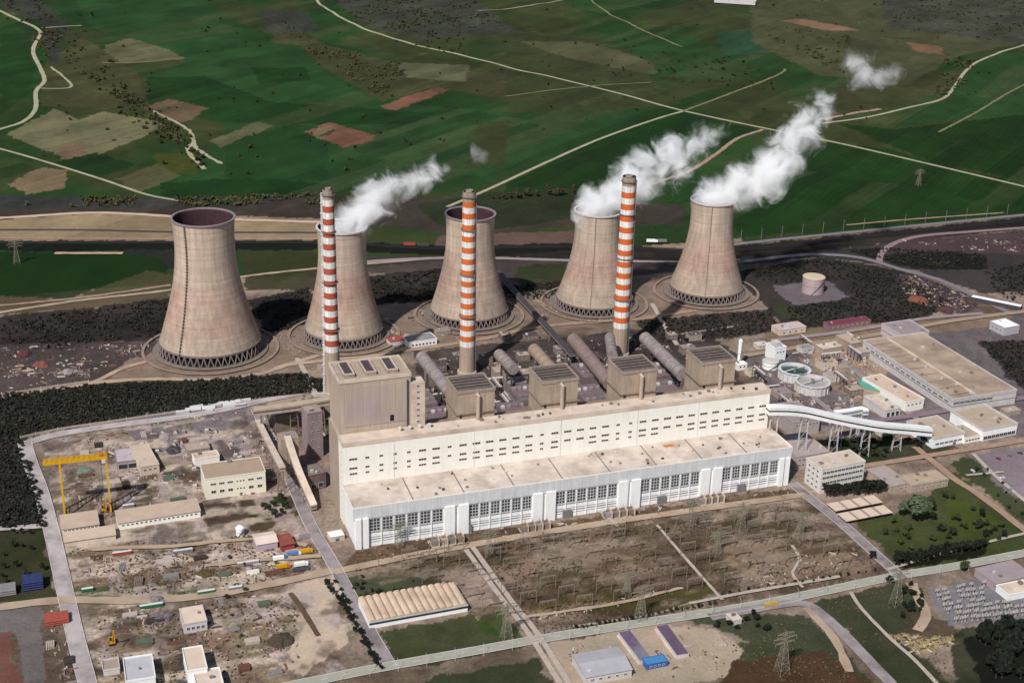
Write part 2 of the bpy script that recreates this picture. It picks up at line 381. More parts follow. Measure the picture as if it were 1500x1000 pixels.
def ground_mat():
    m=bpy.data.materials.new('soil_and_grass'); m.use_nodes=True; nt=m.node_tree; bs=nt.nodes['Principled BSDF']; L=nt.links.new
    bs.inputs['Roughness'].default_value=.95; bs.inputs['Specular IOR Level'].default_value=.1
    at=nd(nt,'ShaderNodeAttribute',attribute_name='soil'); geo=nd(nt,'ShaderNodeNewGeometry')
    def noise(sc,det,ro):
        n=nd(nt,'ShaderNodeTexNoise'); n.inputs['Scale'].default_value=sc; n.inputs['Detail'].default_value=det; n.inputs['Roughness'].default_value=ro; L(geo.outputs['Position'],n.inputs['Vector']); return n
    a1=noise(.07,8,.68); a2=noise(.35,6,.7); a3=noise(.012,4,.6)
    def M(op,x,y):
        n=nd(nt,'ShaderNodeMath',operation=op)
        for i,q in enumerate((x,y)):
            if isinstance(q,(int,float)): n.inputs[i].default_value=q
            else: L(q,n.inputs[i])
        return n.outputs[0]
    s=M('ADD',M('MULTIPLY',M('SUBTRACT',a1.outputs['Fac'],.5),2.6),M('MULTIPLY',M('SUBTRACT',a2.outputs['Fac'],.5),2.2))
    s=M('ADD',s,M('MULTIPLY',M('SUBTRACT',a3.outputs['Fac'],.5),1.2))
    k=M('ADD',M('MULTIPLY',s,at.outputs['Alpha']),1.0); k=M('MAXIMUM',k,.22); k=M('MINIMUM',k,1.75)
    vm=nd(nt,'ShaderNodeVectorMath',operation='SCALE'); L(at.outputs['Color'],vm.inputs[0]); L(k,vm.inputs['Scale'])
    L(vm.outputs[0],bs.inputs['Base Color'])
    bp=nd(nt,'ShaderNodeBump'); bp.inputs['Strength'].default_value=.5; bp.inputs['Distance'].default_value=1.2; L(a2.outputs['Fac'],bp.inputs['Height']); L(bp.outputs[0],bs.inputs['Normal'])
    return m
g=link('ground',gm,ground_mat()); tag(g,kind='structure')
def ground_z(x,y):
    x=np.asarray(x,float);y=np.asarray(y,float)
    h=np.clip((y-2300-.3*x)/900,0,1); z=h*(fbm(x/420,y/420,61)-.5)*34
    return np.where(y<1900,0,z)
#SECTION roads
ASPH=mat('9b8f8f',.9,.12,.08,second=('6f6564',.05,.42,.68))
PALEASPH=mat('b9aeac',.9,.10,.08,second=('8d827e',.05,.42,.7))
DIRT=mat('b49e88',.95,.18,.12,second=('937d69',.06,.45,.7))
FIELDR=mat('a79f84',.95,.15,.05,second=('8f8668',.03,.5,.75))
TRACK=mat('77714f',.95,.25,.06)
RUST=mat('a08571',.95,.2,.08)
BLACKB=mat('1c1a1c',.9,.25,.1)
GREYR=mat('7b7679',.9,.15,.08)
KERB=mat('c9c3bd',.9,.1,.3)
_rz=[0.05]
def smooth_line(pts,step=7.0):
    q=[pts[0]]+list(pts)+[pts[-1]]; out=[]
    for i in range(1,len(q)-2):
        p0,p1,p2,p3=q[i-1],q[i],q[i+1],q[i+2]; n=max(2,int((p2-p1).length/step))
        for k in range(n):
            t=k/n; out.append(.5*((2*p1)+(p2-p0)*t+(2*p0-5*p1+4*p2-p3)*t*t+(3*p1-p0-3*p2+p3)*t**3))
    out.append(q[-2]); return out
def ribbon(name,pts,w,m,rag=.07,kerb=False,zoff=None,h=0,line=False):
    wp=smooth_line([P(u,v) for u,v in pts], 7 if w>0 else 7); n=len(wp)
    z=zoff if zoff is not None else _rz[0]; _rz[0]+=.02
    X=[];nor=[]
    for i,p in enumerate(wp):
        d=(wp[min(i+1,n-1)]-wp[max(i-1,0)]); d.z=0; d.normalize(); nor.append(Vector((-d.y,d.x,0)))
    cols=5; vs=[];fs=[]
    for i,p in enumerate(wp):
        jl=w/2*(1+rag*(random.random()-.5)*2); jr=w/2*(1+rag*(random.random()-.5)*2)
        for k in range(cols):
            t=k/(cols-1); o=-jl+(jl+jr)*t; q=p+nor[i]*o
            zz=float(ground_z(q.x,q.y))+z+h*(0 if k in(0,cols-1) else 1)+ (0.25 if p.y>2300 else 0)
            vs.append((q.x,q.y,zz))
    for i in range(n-1):
        for k in range(cols-1): a=i*cols+k; fs.append((a,a+cols,a+cols+1,a+1))
    o=MB().add(vs,fs).build(name,m); 
    for p in o.data.polygons: p.use_smooth=True
    tag(o,kind='structure')
    if o.data.polygons[0].normal.z<0: o.data.flip_normals()
    if kerb:
        for s in (-1,1):
            mb=MB()
            for i in range(n-1): 
                if i%1==0: mb.bar(wp[i]+nor[i]*s*(w/2+.2)+Vector((0,0,z+.06)),wp[i+1]+nor[i+1]*s*(w/2+.2)+Vector((0,0,z+.06)),.45,0,.15)
            mb.build('kerb',KERB,o)
    if line:
        mb=MB()
        for i in range(0,n-1,2): mb.bar(wp[i]+Vector((0,0,z+.02)),wp[i]+(wp[i+1]-wp[i])*.6+Vector((0,0,z+.02)),.18,0,.01)
        mb.build('centre_line',WHITE,o)
    return o
ribbon('road',[(452,-25),(462,0),(480,16),(530,42),(600,60),(740,98),(880,130),(1000,162),(1115,187),(1230,210),(1360,240),(1500,273),(1620,301)],7,FIELDR)
ribbon('road',[(655,303),(720,275),(800,238),(880,203),(960,175),(1000,163)],6,FIELDR)
ribbon('path',[(1000,163),(1060,140),(1140,108),(1150,100)],6,TRACK,.3)
ribbon('path',[(900,290),(960,268),(1010,250),(1050,225),(1080,203),(1118,190)],7,RUST,.2)
ribbon('road',[(1205,181),(1270,172),(1330,158),(1380,145),(1400,125),(1415,105),(1440,88),(1500,68),(1560,50)],6.5,FIELDR)
ribbon('path',[(1205,176),(1240,168),(1290,160)],9,RUST,.4)
ribbon('road',[(-40,5),(0,20),(30,35),(58,48),(56,62),(49,80),(60,103),(65,120),(53,135),(52,160),(35,178),(0,190),(-40,200)],7.5,FIELDR,.1)
ribbon('road',[(-40,208),(0,218),(60,235),(150,263),(215,285),(270,295)],5.5,FIELDR)
ribbon('path',[(218,160),(260,180),(280,195),(285,213),(300,226),(325,240)],6,FIELDR,.6)
ribbon('path',[(283,210),(275,222),(300,248)],6,FIELDR,.6)
ribbon('path',[(860,-10),(875,10),(890,22),(940,45),(1000,67)],6,TRACK,.3)
ribbon('path',[(700,20),(770,14),(850,-1)],5,FIELDR,.2)
ribbon('path',[(1375,194),(1430,165),(1480,135),(1530,112)],5,TRACK,.3)
ribbon('path',[(740,142),(870,126),(955,120)],5,TRACK,.3)
ribbon('path',[(120,42),(60,45)],5,FIELDR,.3)
ribbon('path',[(75,100),(105,128),(60,131)],5,FIELDR,.4)
ribbon('path',[(150,94),(210,92),(270,86)],6,TRACK,.3)
ribbon('road',[(-40,322),(60,316),(130,312),(200,314),(260,318),(350,322),(480,326)],9,mat('c3a993',.95,.15,.08),.2)
ribbon('railway',[(-40,337),(120,337),(260,340),(480,341)],6,DSTEEL)
ribbon('railway',[(-40,356),(260,356),(470,356),(640,364),(840,362),(1000,370)],9,BLACKB,h=1.2)
ribbon('railway',[(-40,349),(260,350),(470,350)],5,RUST)
ribbon('path',[(80,371),(180,371)],7,mat('c09a88',.95,.1,.1),.2)
ribbon('road',[(1060,362),(1095,356),(1250,340),(1400,325),(1540,311)],8,GREYR)
ribbon('railway',[(1060,370),(1100,366),(1250,350),(1400,334),(1540,320)],10,BLACKB,h=1.5)
ribbon('path',[(1240,330),(1330,322),(1470,312)],4,RUST,.2)
ribbon('road',[(1040,386),(1085,384),(1150,376),(1200,373),(1260,378),(1320,395),(1380,412),(1440,440),(1478,458)],9,GREYR)
ribbon('road',[(1288,384),(1292,370),(1312,356),(1350,346),(1420,340),(1540,331)],8,mat('8d7578',.9,.15,.1))
ribbon('path',[(-40,466),(0,458),(120,440),(250,425),(360,405),(470,393),(560,385),(645,378)],6,DIRT,.2)
ribbon('path',[(-40,452),(120,436),(250,418)],5,RUST,.3)
ribbon('road',[(520,385),(600,380),(700,378),(840,382),(1000,384)],8,LILAC,.1)
ribbon('path',[(0,583),(60,573),(130,562),(180,540),(215,530)],6,DIRT,.2)
ribbon('path',[(130,562),(210,556),(320,556),(380,548),(420,535),(470,520)],7,DIRT,.2)
ribbon('path',[(435,525),(450,552),(462,578)],5,CONC,.1)
ribbon('path',[(955,445),(975,480),(992,506)],5,CONC,.1)
ribbon('path',[(590,515),(700,498),(800,478),(930,468),(1020,455)],7,RUST,.3)
ribbon('path',[(620,500),(560,520),(480,528),(420,535)],7,DIRT,.2)
ribbon('road',[(140,1045),(128,1000),(110,930),(94,860),(76,780),(60,720),(45,680),(36,648)],11,PALEASPH,kerb=True)
ribbon('road',[(38,650),(85,637),(160,625),(260,612),(330,600),(395,586),(480,578)],9,PALEASPH,kerb=True)
ribbon('road',[(375,600),(395,640),(420,690),(455,770),(490,830),(530,905),(572,978)],9,ASPH,kerb=True)
ribbon('road',[(400,1010),(470,996),(560,978),(700,953),(800,935),(960,910),(1100,888),(1200,868),(1310,845),(1400,830),(1540,803)],8.5,mat('a3a092',.9,.12,.08),kerb=True,line=True)
ribbon('road',[(1160,708),(1180,725),(1230,765),(1280,810),(1322,848)],9,ASPH,kerb=True)
ribbon('road',[(490,838),(600,815),(700,797),(850,772),(1000,750),(1180,725)],8,DIRT)
ribbon('path',[(-40,898),(0,890),(90,880),(200,880),(300,873),(400,855),(490,836)],9,DIRT,.1)
ribbon('path',[(-40,778),(0,775),(62,771)],7,PALEASPH)
ribbon('road',[(1040,905),(1080,897),(1150,885),(1182,886),(1215,910),(1260,955),(1320,1018)],9,ASPH)
ribbon('path',[(1180,890),(1220,935),(1245,985)],6,DIRT,.3)
ribbon('path',[(1246,868),(1262,892),(1300,932),(1340,968),(1380,1010)],3,CONC,.2)
ribbon('path',[(1335,855),(1350,885),(1355,905),(1345,925)],7,DIRT,.3)
ribbon('road',[(1340,655),(1395,700),(1440,730),(1520,792)],7,RUST,.1)
ribbon('path',[(1425,665),(1460,700),(1520,750)],4,CONC)
ribbon('path',[(1415,697),(1470,692)],3,CONC)
ribbon('road',[(1180,700),(1240,688),(1300,678),(1400,662),(1540,640)],7,RUST)
ribbon('path',[(1300,835),(1400,806),(1520,778)],3,CONC)
ribbon('road',[(1090,522),(1180,508),(1300,488),(1400,470),(1520,455)],8,mat('a08b78',.9,.15,.1))
ribbon('road',[(1130,500),(1250,485),(1350,468),(1440,460)],7,LILAC)
ribbon('road',[(1140,540),(1200,590),(1262,640)],6,LILAC)
ribbon('road',[(1225,520),(1300,585),(1360,625)],6,LILAC)
ribbon('road',[(1190,625),(1300,615),(1400,600),(1520,580)],8,mat('85707a',.9,.15,.1))
ribbon('path',[(682,806),(700,830),(740,885),(775,930),(826,1012)],4,CONC,.05)
ribbon('path',[(692,802),(712,830),(752,885),(788,930),(840,1012)],4,CONC,.05)
ribbon('path',[(962,770),(1005,820),(1058,880)],2.5,CONC,.2)
ribbon('path',[(770,905),(900,885),(1000,862)],3,DIRT,.5)
ribbon('path',[(1160,800),(1172,822),(1160,840),(1176,862)],2.5,CONC,.2)
ribbon('path',[(1010,885),(1100,868),(1230,846)],3,CONC,.1)
ribbon('path',[(870,745),(885,755),(905,772)],3,CONC)
ribbon('path',[(425,870),(440,890),(465,932)],3.5,mat('5e4a38',.95,.2,.2),.2)
ribbon('path',[(130,806),(260,800),(380,790),(450,800)],5,DIRT,.4)
ribbon('path',[(300,830),(380,822),(470,815)],5,DIRT,.4)
#SECTION towers
def conc_tower_mat():
    m=bpy.data.materials.new('tower_concrete'); m.use_nodes=True; nt=m.node_tree; b=nt.nodes['Principled BSDF']; L=nt.links.new
    b.inputs['Roughness'].default_value=.92; b.inputs['Specular IOR Level'].default_value=.15
    tc=nd(nt,'ShaderNodeTexCoord'); sx=nd(nt,'ShaderNodeSeparateXYZ'); L(tc.outputs['Object'],sx.inputs[0])
    oi=nd(nt,'ShaderNodeObjectInfo')
    off=nd(nt,'ShaderNodeVectorMath',operation='ADD'); sv=nd(nt,'ShaderNodeVectorMath',operation='SCALE'); cb=nd(nt,'ShaderNodeCombineXYZ')
    L(oi.outputs['Random'],cb.inputs[0]);L(oi.outputs['Random'],cb.inputs[1]); L(cb.outputs[0],sv.inputs[0]); sv.inputs['Scale'].default_value=300; L(tc.outputs['Object'],off.inputs[0]); L(sv.outputs[0],off.inputs[1])
    def noise(sc,det=5,vec=None,scl=None):
        n=nd(nt,'ShaderNodeTexNoise'); n.inputs['Scale'].default_value=sc; n.inputs['Detail'].default_value=det; n.inputs['Roughness'].default_value=.6
        mp=nd(nt,'ShaderNodeMapping'); mp.inputs['Scale'].default_value=scl or (1,1,1); L(off.outputs[0],mp.inputs[0]); L(mp.outputs[0],n.inputs['Vector']); return n.outputs['Fac']
    def mr(x,a,b_,c,d):
        n=nd(nt,'ShaderNodeMapRange'); L(x,n.inputs[0])
        for i,q in enumerate((a,b_,c,d)): n.inputs[i+1].default_value=q
        return n.outputs[0]
    def mul(x,y):
        n=nd(nt,'ShaderNodeMath',operation='MULTIPLY'); L(x,n.inputs[0]); L(y,n.inputs[1]); return n.outputs[0]
    blot=mr(noise(.03),.3,.7,.86,1.12); streak=mr(noise(1,5,None,(.28,.28,.012)),.35,.7,1.06,.74); rings=mr(noise(1,4,None,(.01,.01,.45)),.35,.65,.88,1.1)
    fine=mr(noise(.6,4),.3,.7,.93,1.07)
    w=nd(nt,'ShaderNodeTexWave',bands_direction='Z',wave_type='BANDS'); w.inputs['Scale'].default_value=.22; L(tc.outputs['Object'],w.inputs[0]); lift=mr(w.outputs['Fac'],0,.25,.88,1.0)
    v=mul(mul(mul(mul(blot,streak),rings),fine),lift)
    band=mr(noise(.02,3),.45,.62,0,1)
    zr=nd(nt,'ShaderNodeMapRange',interpolation_type='SMOOTHSTEP'); L(sx.outputs['Z'],zr.inputs[0]); zr.inputs[1].default_value=18; zr.inputs[2].default_value=40
    zr2=nd(nt,'ShaderNodeMapRange',interpolation_type='SMOOTHSTEP'); L(sx.outputs['Z'],zr2.inputs[0]); zr2.inputs[1].default_value=85; zr2.inputs[2].default_value=62
    f=mul(mul(zr.outputs[0],zr2.outputs[0]),mr(noise(.025,3),.35,.6,.1,.6))
    mx=nd(nt,'ShaderNodeMix',data_type='RGBA'); L(f,mx.inputs[0]); mx.inputs[6].default_value=A('beaa98')+(1,); mx.inputs[7].default_value=A('b3897c')+(1,)
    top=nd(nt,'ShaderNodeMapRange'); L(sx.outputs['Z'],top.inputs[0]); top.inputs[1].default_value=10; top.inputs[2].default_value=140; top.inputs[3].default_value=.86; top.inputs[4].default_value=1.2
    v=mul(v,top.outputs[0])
    vm=nd(nt,'ShaderNodeVectorMath',operation='SCALE'); L(mx.outputs[2],vm.inputs[0]); L(v,vm.inputs['Scale']); L(vm.outputs[0],b.inputs['Base Color'])
    return m
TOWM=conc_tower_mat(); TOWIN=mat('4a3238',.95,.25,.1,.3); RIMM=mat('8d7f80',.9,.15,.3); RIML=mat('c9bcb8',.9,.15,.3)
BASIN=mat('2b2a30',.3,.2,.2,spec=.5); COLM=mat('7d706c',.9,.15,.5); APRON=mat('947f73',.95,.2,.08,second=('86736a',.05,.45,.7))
def tower(px,topv,rring,rlip,rtop,label,dark_rim=False,stair=False):
    b=P(*px); h=ZH(b,topv)
    t=thing('cooling_tower',label,'cooling tower',b,ANG,'cooling towers in a row behind the plant')
    zl=9.5*(h/112); zt=.80*h; rt=rtop*.965; c=(zt-zl)/math.sqrt((rlip/rt)**2-1); ctop=(h-zt)/math.sqrt((rtop/rt)**2-1)
    prof=[]
    for i in range(41):
        z=zl+(h-zl)*i/40; cc=c if z<zt else ctop; prof.append((rt*math.sqrt(1+((z-zt)/cc)**2),z))
    n=96
    MB().lathe(prof,n).build('shell',TOWM,t,smooth=True)
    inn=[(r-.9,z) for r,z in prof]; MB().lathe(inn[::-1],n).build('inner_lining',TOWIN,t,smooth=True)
    rr,zz=prof[-1]
    MB().lathe([(rr-1.0,zz-.6),(rr+1.1,zz-.6),(rr+1.1,zz+.7),(rr-1.0,zz+.7)],n,closed=True).build('rim',RIML if not dark_rim else RIMM,t)
    rl=prof[0][0]
    MB().lathe([(rl-1.0,zl-1.0),(rl+.4,zl-1.0),(rl+.4,zl+.8),(rl-1.0,zl+.8)],n,closed=True).build('ring_beam',COLM,t)
    MB().lathe([(0,1.0),(rring-2,1.0)],n).build('basin',BASIN,t)
    MB().lathe([(rring+.6,0.02),(rring+.6,1.8),(rring-1.2,1.8),(rring-1.2,.5)],n).build('basin_wall',TAND,t)
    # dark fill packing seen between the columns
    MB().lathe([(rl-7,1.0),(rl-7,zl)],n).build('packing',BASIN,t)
    N=48; cm=None
    for k in range(N):
        if cm is None:
            da=math.pi/N; mb=MB(); p0=Vector((rring,0,.3))
            for s in (-1,1): mb.bar(p0,(rl*math.cos(da*s),rl*math.sin(da*s),zl-.8),.95)
            o=mb.build('support_column',COLM,t); cm=o.data
        else: o=link('support_column',cm,None,t)
        o.rotation_euler[2]=2*math.pi*(k+.5)/N
    if stair:
        mb=MB(); ang=-math.pi/2-ANG-.42
        for i in range(0,40):
            r,z=prof[i]; r2,z2=prof[i+1]
            p=Vector((r+.35)*0 if False else Vector(((r+.5)*math.cos(ang),(r+.5)*math.sin(ang),z)) ) if False else Vector(((r+.5)*math.cos(ang),(r+.5)*math.sin(ang),z))
            q=Vector(((r2+.5)*math.cos(ang),(r2+.5)*math.sin(ang),z2)); mb.bar(p,q,.6)
            mb.box(p.x-.85,p.x+.85,p.y-.85,p.y+.5,z,z+1.6)
        mb.build('ladder_cage',mat('6a5f5a',.8,.2,.4),t)
    else:
        mb=MB(); ang=-math.pi/2-ANG-.15
        for i in range(40):
            r,z=prof[i]; r2,z2=prof[i+1]
            mb.bar(((r+.3)*math.cos(ang),(r+.3)*math.sin(ang),z),((r2+.3)*math.cos(ang),(r2+.3)*math.sin(ang),z2),.5)
        mb.build('ladder',TAND,t)
    # apron around it
    for q,(r0,r1,m,nm) in enumerate(((rring+.6,rring+5,mat('7d7169',.95,.22,.15),'pavement'),(rring+13,rring+16,APRON,'path'))):
        o=MB().lathe([(r0,0),(r1,0)],64).build(nm,m,None,(b.x,b.y,.9+.05*q if q else .55)); tag(o,kind='structure')
        if o.data.polygons[0].normal.z<0: o.data.flip_normals()
        o.location.z=.03+_rz[0]; _rz[0]+=.02
    return t,b,h,rtop
TW=[]
TW.append(tower((309,511),318.5,52,50,30,'largest cooling tower, pale, no steam, stair ladder up its front',True,True))
TW.append(tower((504,491),332,42,40,25,'steaming cooling tower right behind the red and white chimney',False))
TW.append(tower((687,462),313,43.5,41.5,26,'idle cooling tower with a dark open mouth, behind middle orange banded chimney',True))
TW.append(tower((870,444.5),308,44,42,25.5,'steaming cooling tower half hidden by the broad orange banded chimney',False))
TW.append(tower((1034,428),292.5,44,41.5,24.5,'steaming cooling tower at the far end of the row, nearest the round storage tank',False))
# ------------------------------------------------------------------ chimneys
def chimney_mat(hx,white,z0,z1,pairs,h,base='b5a08c'):
    m=bpy.data.materials.new('banded_chimney'); m.use_nodes=True; nt=m.node_tree; b=nt.nodes['Principled BSDF']; L=nt.links.new
    b.inputs['Roughness'].default_value=.75; b.inputs['Specular IOR Level'].default_value=.2
    tc=nd(nt,'ShaderNodeTexCoord'); sx=nd(nt,'ShaderNodeSeparateXYZ'); L(tc.outputs['Object'],sx.inputs[0])
    n=nd(nt,'ShaderNodeTexNoise'); n.inputs['Scale'].default_value=.8; n.inputs['Detail'].default_value=5; L(tc.outputs['Object'],n.inputs['Vector'])
    def M(op,x,y=None):
        q=nd(nt,'ShaderNodeMath',operation=op)
        for i,w in enumerate((x,y)):
            if w is None: continue
            if isinstance(w,(int,float)): q.inputs[i].default_value=w
            else: L(w,q.inputs[i])
        return q.outputs[0]
    f=M('FRACT',M('MULTIPLY',M('SUBTRACT',sx.outputs['Z'],z0),pairs/(z1-z0)))
    isred=M('GREATER_THAN',f,.5)
    band=M('MULTIPLY',M('GREATER_THAN',sx.outputs['Z'],z0),M('LESS_THAN',sx.outputs['Z'],z1))
    m1=nd(nt,'ShaderNodeMix',data_type='RGBA'); L(isred,m1.inputs[0]); m1.inputs[6].default_value=A(white)+(1,); m1.inputs[7].default_value=A(hx)+(1,)
    m2=nd(nt,'ShaderNodeMix',data_type='RGBA'); L(band,m2.inputs[0]); m2.inputs[6].default_value=A(base)+(1,); L(m1.outputs[2],m2.inputs[7])
    mp=nd(nt,'ShaderNodeMapping'); mp.inputs['Scale'].default_value=(.7,.7,.04); L(tc.outputs['Object'],mp.inputs[0])
    n2=nd(nt,'ShaderNodeTexNoise'); n2.inputs['Scale'].default_value=1; n2.inputs['Detail'].default_value=5; L(mp.outputs[0],n2.inputs['Vector'])
    r=nd(nt,'ShaderNodeMapRange'); L(n2.outputs['Fac'],r.inputs[0]); r.inputs[1].default_value=.35; r.inputs[2].default_value=.7; r.inputs[3].default_value=1.05; r.inputs[4].default_value=.72
    r2=nd(nt,'ShaderNodeMapRange'); L(n.outputs['Fac'],r2.inputs[0]); r2.inputs[1].default_value=.3; r2.inputs[2].default_value=.7; r2.inputs[3].default_value=.88; r2.inputs[4].default_value=1.1
    sm=nd(nt,'ShaderNodeMapRange'); L(sx.outputs['Z'],sm.inputs[0]); sm.inputs[1].default_value=h-26; sm.inputs[2].default_value=h; sm.inputs[3].default_value=1; sm.inputs[4].default_value=.85
    fd=nd(nt,'ShaderNodeMapRange'); L(n2.outputs['Fac'],fd.inputs[0]); fd.inputs[1].default_value=.42; fd.inputs[2].default_value=.75; fd.inputs[3].default_value=.04; fd.inputs[4].default_value=.4
    m3=nd(nt,'ShaderNodeMix',data_type='RGBA'); L(fd.outputs[0],m3.inputs[0]); L(m2.outputs[2],m3.inputs[6]); m3.inputs[7].default_value=A('b09a88')+(1,); m2=m3
    v=M('MULTIPLY',M('MULTIPLY',r.outputs[0],sm.outputs[0]),r2.outputs[0]); vm=nd(nt,'ShaderNodeVectorMath',operation='SCALE'); L(m2.outputs[2],vm.inputs[0]); L(v,vm.inputs['Scale']); L(vm.outputs[0],b.inputs['Base Color'])
    return m
def chimney(px,topv,rb,rt,hx,zbase_v,pairs,label,ladder=False):
    b=P(*px); h=ZH(b,topv); z0=ZH(b,zbase_v); z1=h-9
    t=thing('chimney',label,'chimney',b,ANG)
    m=chimney_mat(hx,'f4f0ea',z0,z1,pairs,h)
    prof=[(rb+(rt-rb)*(i/30)**.8,h*i/30) for i in range(31)]
    rad=lambda z: rb+(rt-rb)*(z/h)**.8
    MB().lathe(prof,40).build('shaft',m,t,smooth=True)
    MB().lathe([(rt-1.0,h-12),(rt-1.0,h+.0),(rt+.02,h+.0)],40).build('flue_lining',DSTEEL,t,smooth=True)
    MB().lathe([(rt*.55,h-1),(rt*.55,h+1.2),(rt*.42,h+1.2),(rt*.42,h-1)],32,closed=True).build('flue',mat('a09284',.8,.2,.5),t,smooth=True)
    for z in (h-5,h*.80,h*.56,h*.33):
        r=rad(z)
        p=MB().lathe([(r-.05,z),(r+1.3,z),(r+1.3,z+.25),(r-.05,z+.25)],32,closed=True).build('platform',STEEL,t)
        mb=MB()
        for zz in (.7,1.3): mb.lathe([(r+1.22,z+zz),(r+1.3,z+zz),(r+1.3,z+zz+.1),(r+1.22,z+zz+.1)],32,closed=True)
        mb.build('railing',DSTEEL,p)
    MB().lathe([(rb+1.5,0),(rb+1.5,4),(rb-.2,4.6)],40).build('plinth',CONC,t)
    ang=math.pi-ANG-.2 if ladder else -ANG-.1
    mb=MB()
    w=2.6 if ladder else 1.0
    for i in range(60):
        z=h*.98*i/60; z2=h*.98*(i+1)/60; r=rad(z)+w/2; r2=rad(z2)+w/2
        p=Vector((r*math.cos(ang),r*math.sin(ang),z)); q=Vector((r2*math.cos(ang),r2*math.sin(ang),z2))
        mb.bar(p,q,w*.62)
        if i%3==0 and ladder: mb.bar(p+Vector((0,0,0)),p+Vector((0,0,.8)),w*.95)
    mb.build('ladder_shaft' if ladder else 'ladder',GREYW if ladder else STEEL,t)
    return t,b,h
CH=[chimney((488,578),277,7.6,4.9,'b5482e',513,12.5,'slim chimney with dark red and white bands and a pale lift shaft',True),
    chimney((684,548),280,7.9,6.1,'dc6a28',505,13,'chimney with orange and white bands, second of the three, behind the small boiler houses'),
    chimney((907,521),258,8.3,6.6,'dd6422',478,12.5,'broad chimney with orange and white bands and a long plain foot')]
#SECTION steam
def steam_mat(balls,den,A,t0,t1,scale,seed,an=-.2):
    m=bpy.data.materials.new('water_vapour'); m.use_nodes=True; nt=m.node_tree; nt.nodes.remove(nt.nodes['Principled BSDF']); L=nt.links.new
    v=nd(nt,'ShaderNodeVolumePrincipled'); v.inputs['Color'].default_value=(.99,.99,.99,1); v.inputs['Anisotropy'].default_value=an
    geo=nd(nt,'ShaderNodeNewGeometry'); f=None
    def M(op,x,y):
        n=nd(nt,'ShaderNodeMath',operation=op)
        for i,q in enumerate((x,y)):
            if isinstance(q,(int,float)): n.inputs[i].default_value=q
            else: L(q,n.inputs[i])
        return n.outputs[0]
    for c,r,w in balls:
        d=nd(nt,'ShaderNodeVectorMath',operation='DISTANCE'); L(geo.outputs['Position'],d.inputs[0]); d.inputs[1].default_value=c
        q=M('SUBTRACT',w,M('MULTIPLY',d.outputs['Value'],1/r))
        f=q if f is None else M('MAXIMUM',f,q)
    off=nd(nt,'ShaderNodeVectorMath',operation='ADD'); L(geo.outputs['Position'],off.inputs[0]); off.inputs[1].default_value=(seed*91.,seed*37.,0)
    n=nd(nt,'ShaderNodeTexNoise'); n.inputs['Scale'].default_value=scale; n.inputs['Detail'].default_value=7; n.inputs['Roughness'].default_value=.66; n.inputs['Distortion'].default_value=.9; L(off.outputs[0],n.inputs['Vector'])
    val=M('ADD',f,M('MULTIPLY',M('SUBTRACT',n.outputs['Fac'],.5),A))
    mr=nd(nt,'ShaderNodeMapRange',interpolation_type='SMOOTHSTEP'); L(val,mr.inputs[0]); mr.inputs[1].default_value=t0; mr.inputs[2].default_value=t1; mr.inputs[3].default_value=0; mr.inputs[4].default_value=den
    L(mr.outputs[0],v.inputs['Density'])
    L(v.outputs[0],nt.nodes['Material Output'].inputs['Volume']); return m
_ico=bmesh.new(); bmesh.ops.create_icosphere(_ico,subdivisions=3,radius=1); _iv=np.array([v.co[:] for v in _ico.verts]); _if=np.array([[v.index for v in f.verts] for f in _ico.faces]); _ico.free()
def plume(name,label,path,den,count,seed,A=3.0,t0=.02,t1=1.05,scale=.045,w0=1.0,w1=.6):
    rg=np.random.default_rng(seed); V=[];F=[];n=0; balls=[]
    for k in range(count):
        t=k/(count-1)*(len(path)-1); i=min(int(t),len(path)-2); f=t-i
        c=np.array(path[i][0])*(1-f)+np.array(path[i+1][0])*f; r=path[i][1]*(1-f)+path[i+1][1]*f; e=rg.normal(size=3)*r*.12*(k>1)
        balls.append((tuple(c+e),r*(1.25+.2*rg.random()),w0+(w1-w0)*k/(count-1)))
    for c,r,w in balls:
        V.append(_iv*r*1.12+np.array(c)); F.append(_if+n); n+=len(_iv)
    me=fastmesh(name,np.concatenate(V),np.concatenate(F)); o=link(name,me)
    md=o.modifiers.new('union','REMESH'); md.mode='VOXEL'; md.voxel_size=3.0
    dg=bpy.context.evaluated_depsgraph_get(); me2=bpy.data.meshes.new_from_object(o.evaluated_get(dg)); o.modifiers.clear(); o.data=me2
    me2.materials.clear(); me2.materials.append(steam_mat(balls,den,A,t0,t1,scale,seed))
    return tag(o,label,'steam')
def along(i,pts,back=0.0):
    t,b,h,r=TW[i]; out=[]
    base=Vector((b.x,b.y,h)); dist=(base-Vector(CPOS)).dot(Vector(FWD))
    for k,(u,v,rad) in enumerate(pts):
        d=(u-750)/FPX*RGT-(v-500)/FPX*UPV+FWD; out.append((tuple(Vector(CPOS)+Vector(d)*dist),rad*1.12*dist/FPX))
    return out
plume('steam_plume','white steam rolling off the tower behind the red and white chimney',along(1,[(505,337,19),(515,325,20),(538,304,22),(570,284,28),(600,268,26),(635,256,20),(652,250,14)]),.17,13,11,w0=1.05,w1=.5)
plume('steam_plume','broad white steam cloud crossing behind the broad orange banded chimney',along(3,[(868,313,21),(880,300,22),(905,283,24),(940,264,28),(970,245,30),(1000,222,32),(1030,203,30),(1058,190,20)]),.17,15,13,w0=1.1,w1=.34)
plume('steam_plume','long white steam column leaning over the far end cooling tower',along(4,[(1041,296,19),(1055,286,21),(1085,275,23),(1115,260,26),(1140,240,25),(1160,210,24),(1180,185,25),(1203,158,20)]),.17,16,15,w0=1.08,w1=.66)
plume('steam_wisp','faint grey steam fraying under the long leaning column',along(4,[(1105,290,14),(1130,275,18),(1160,240,20),(1190,205,18),(1195,180,12)]),.05,8,16,w0=.5,w1=.42)
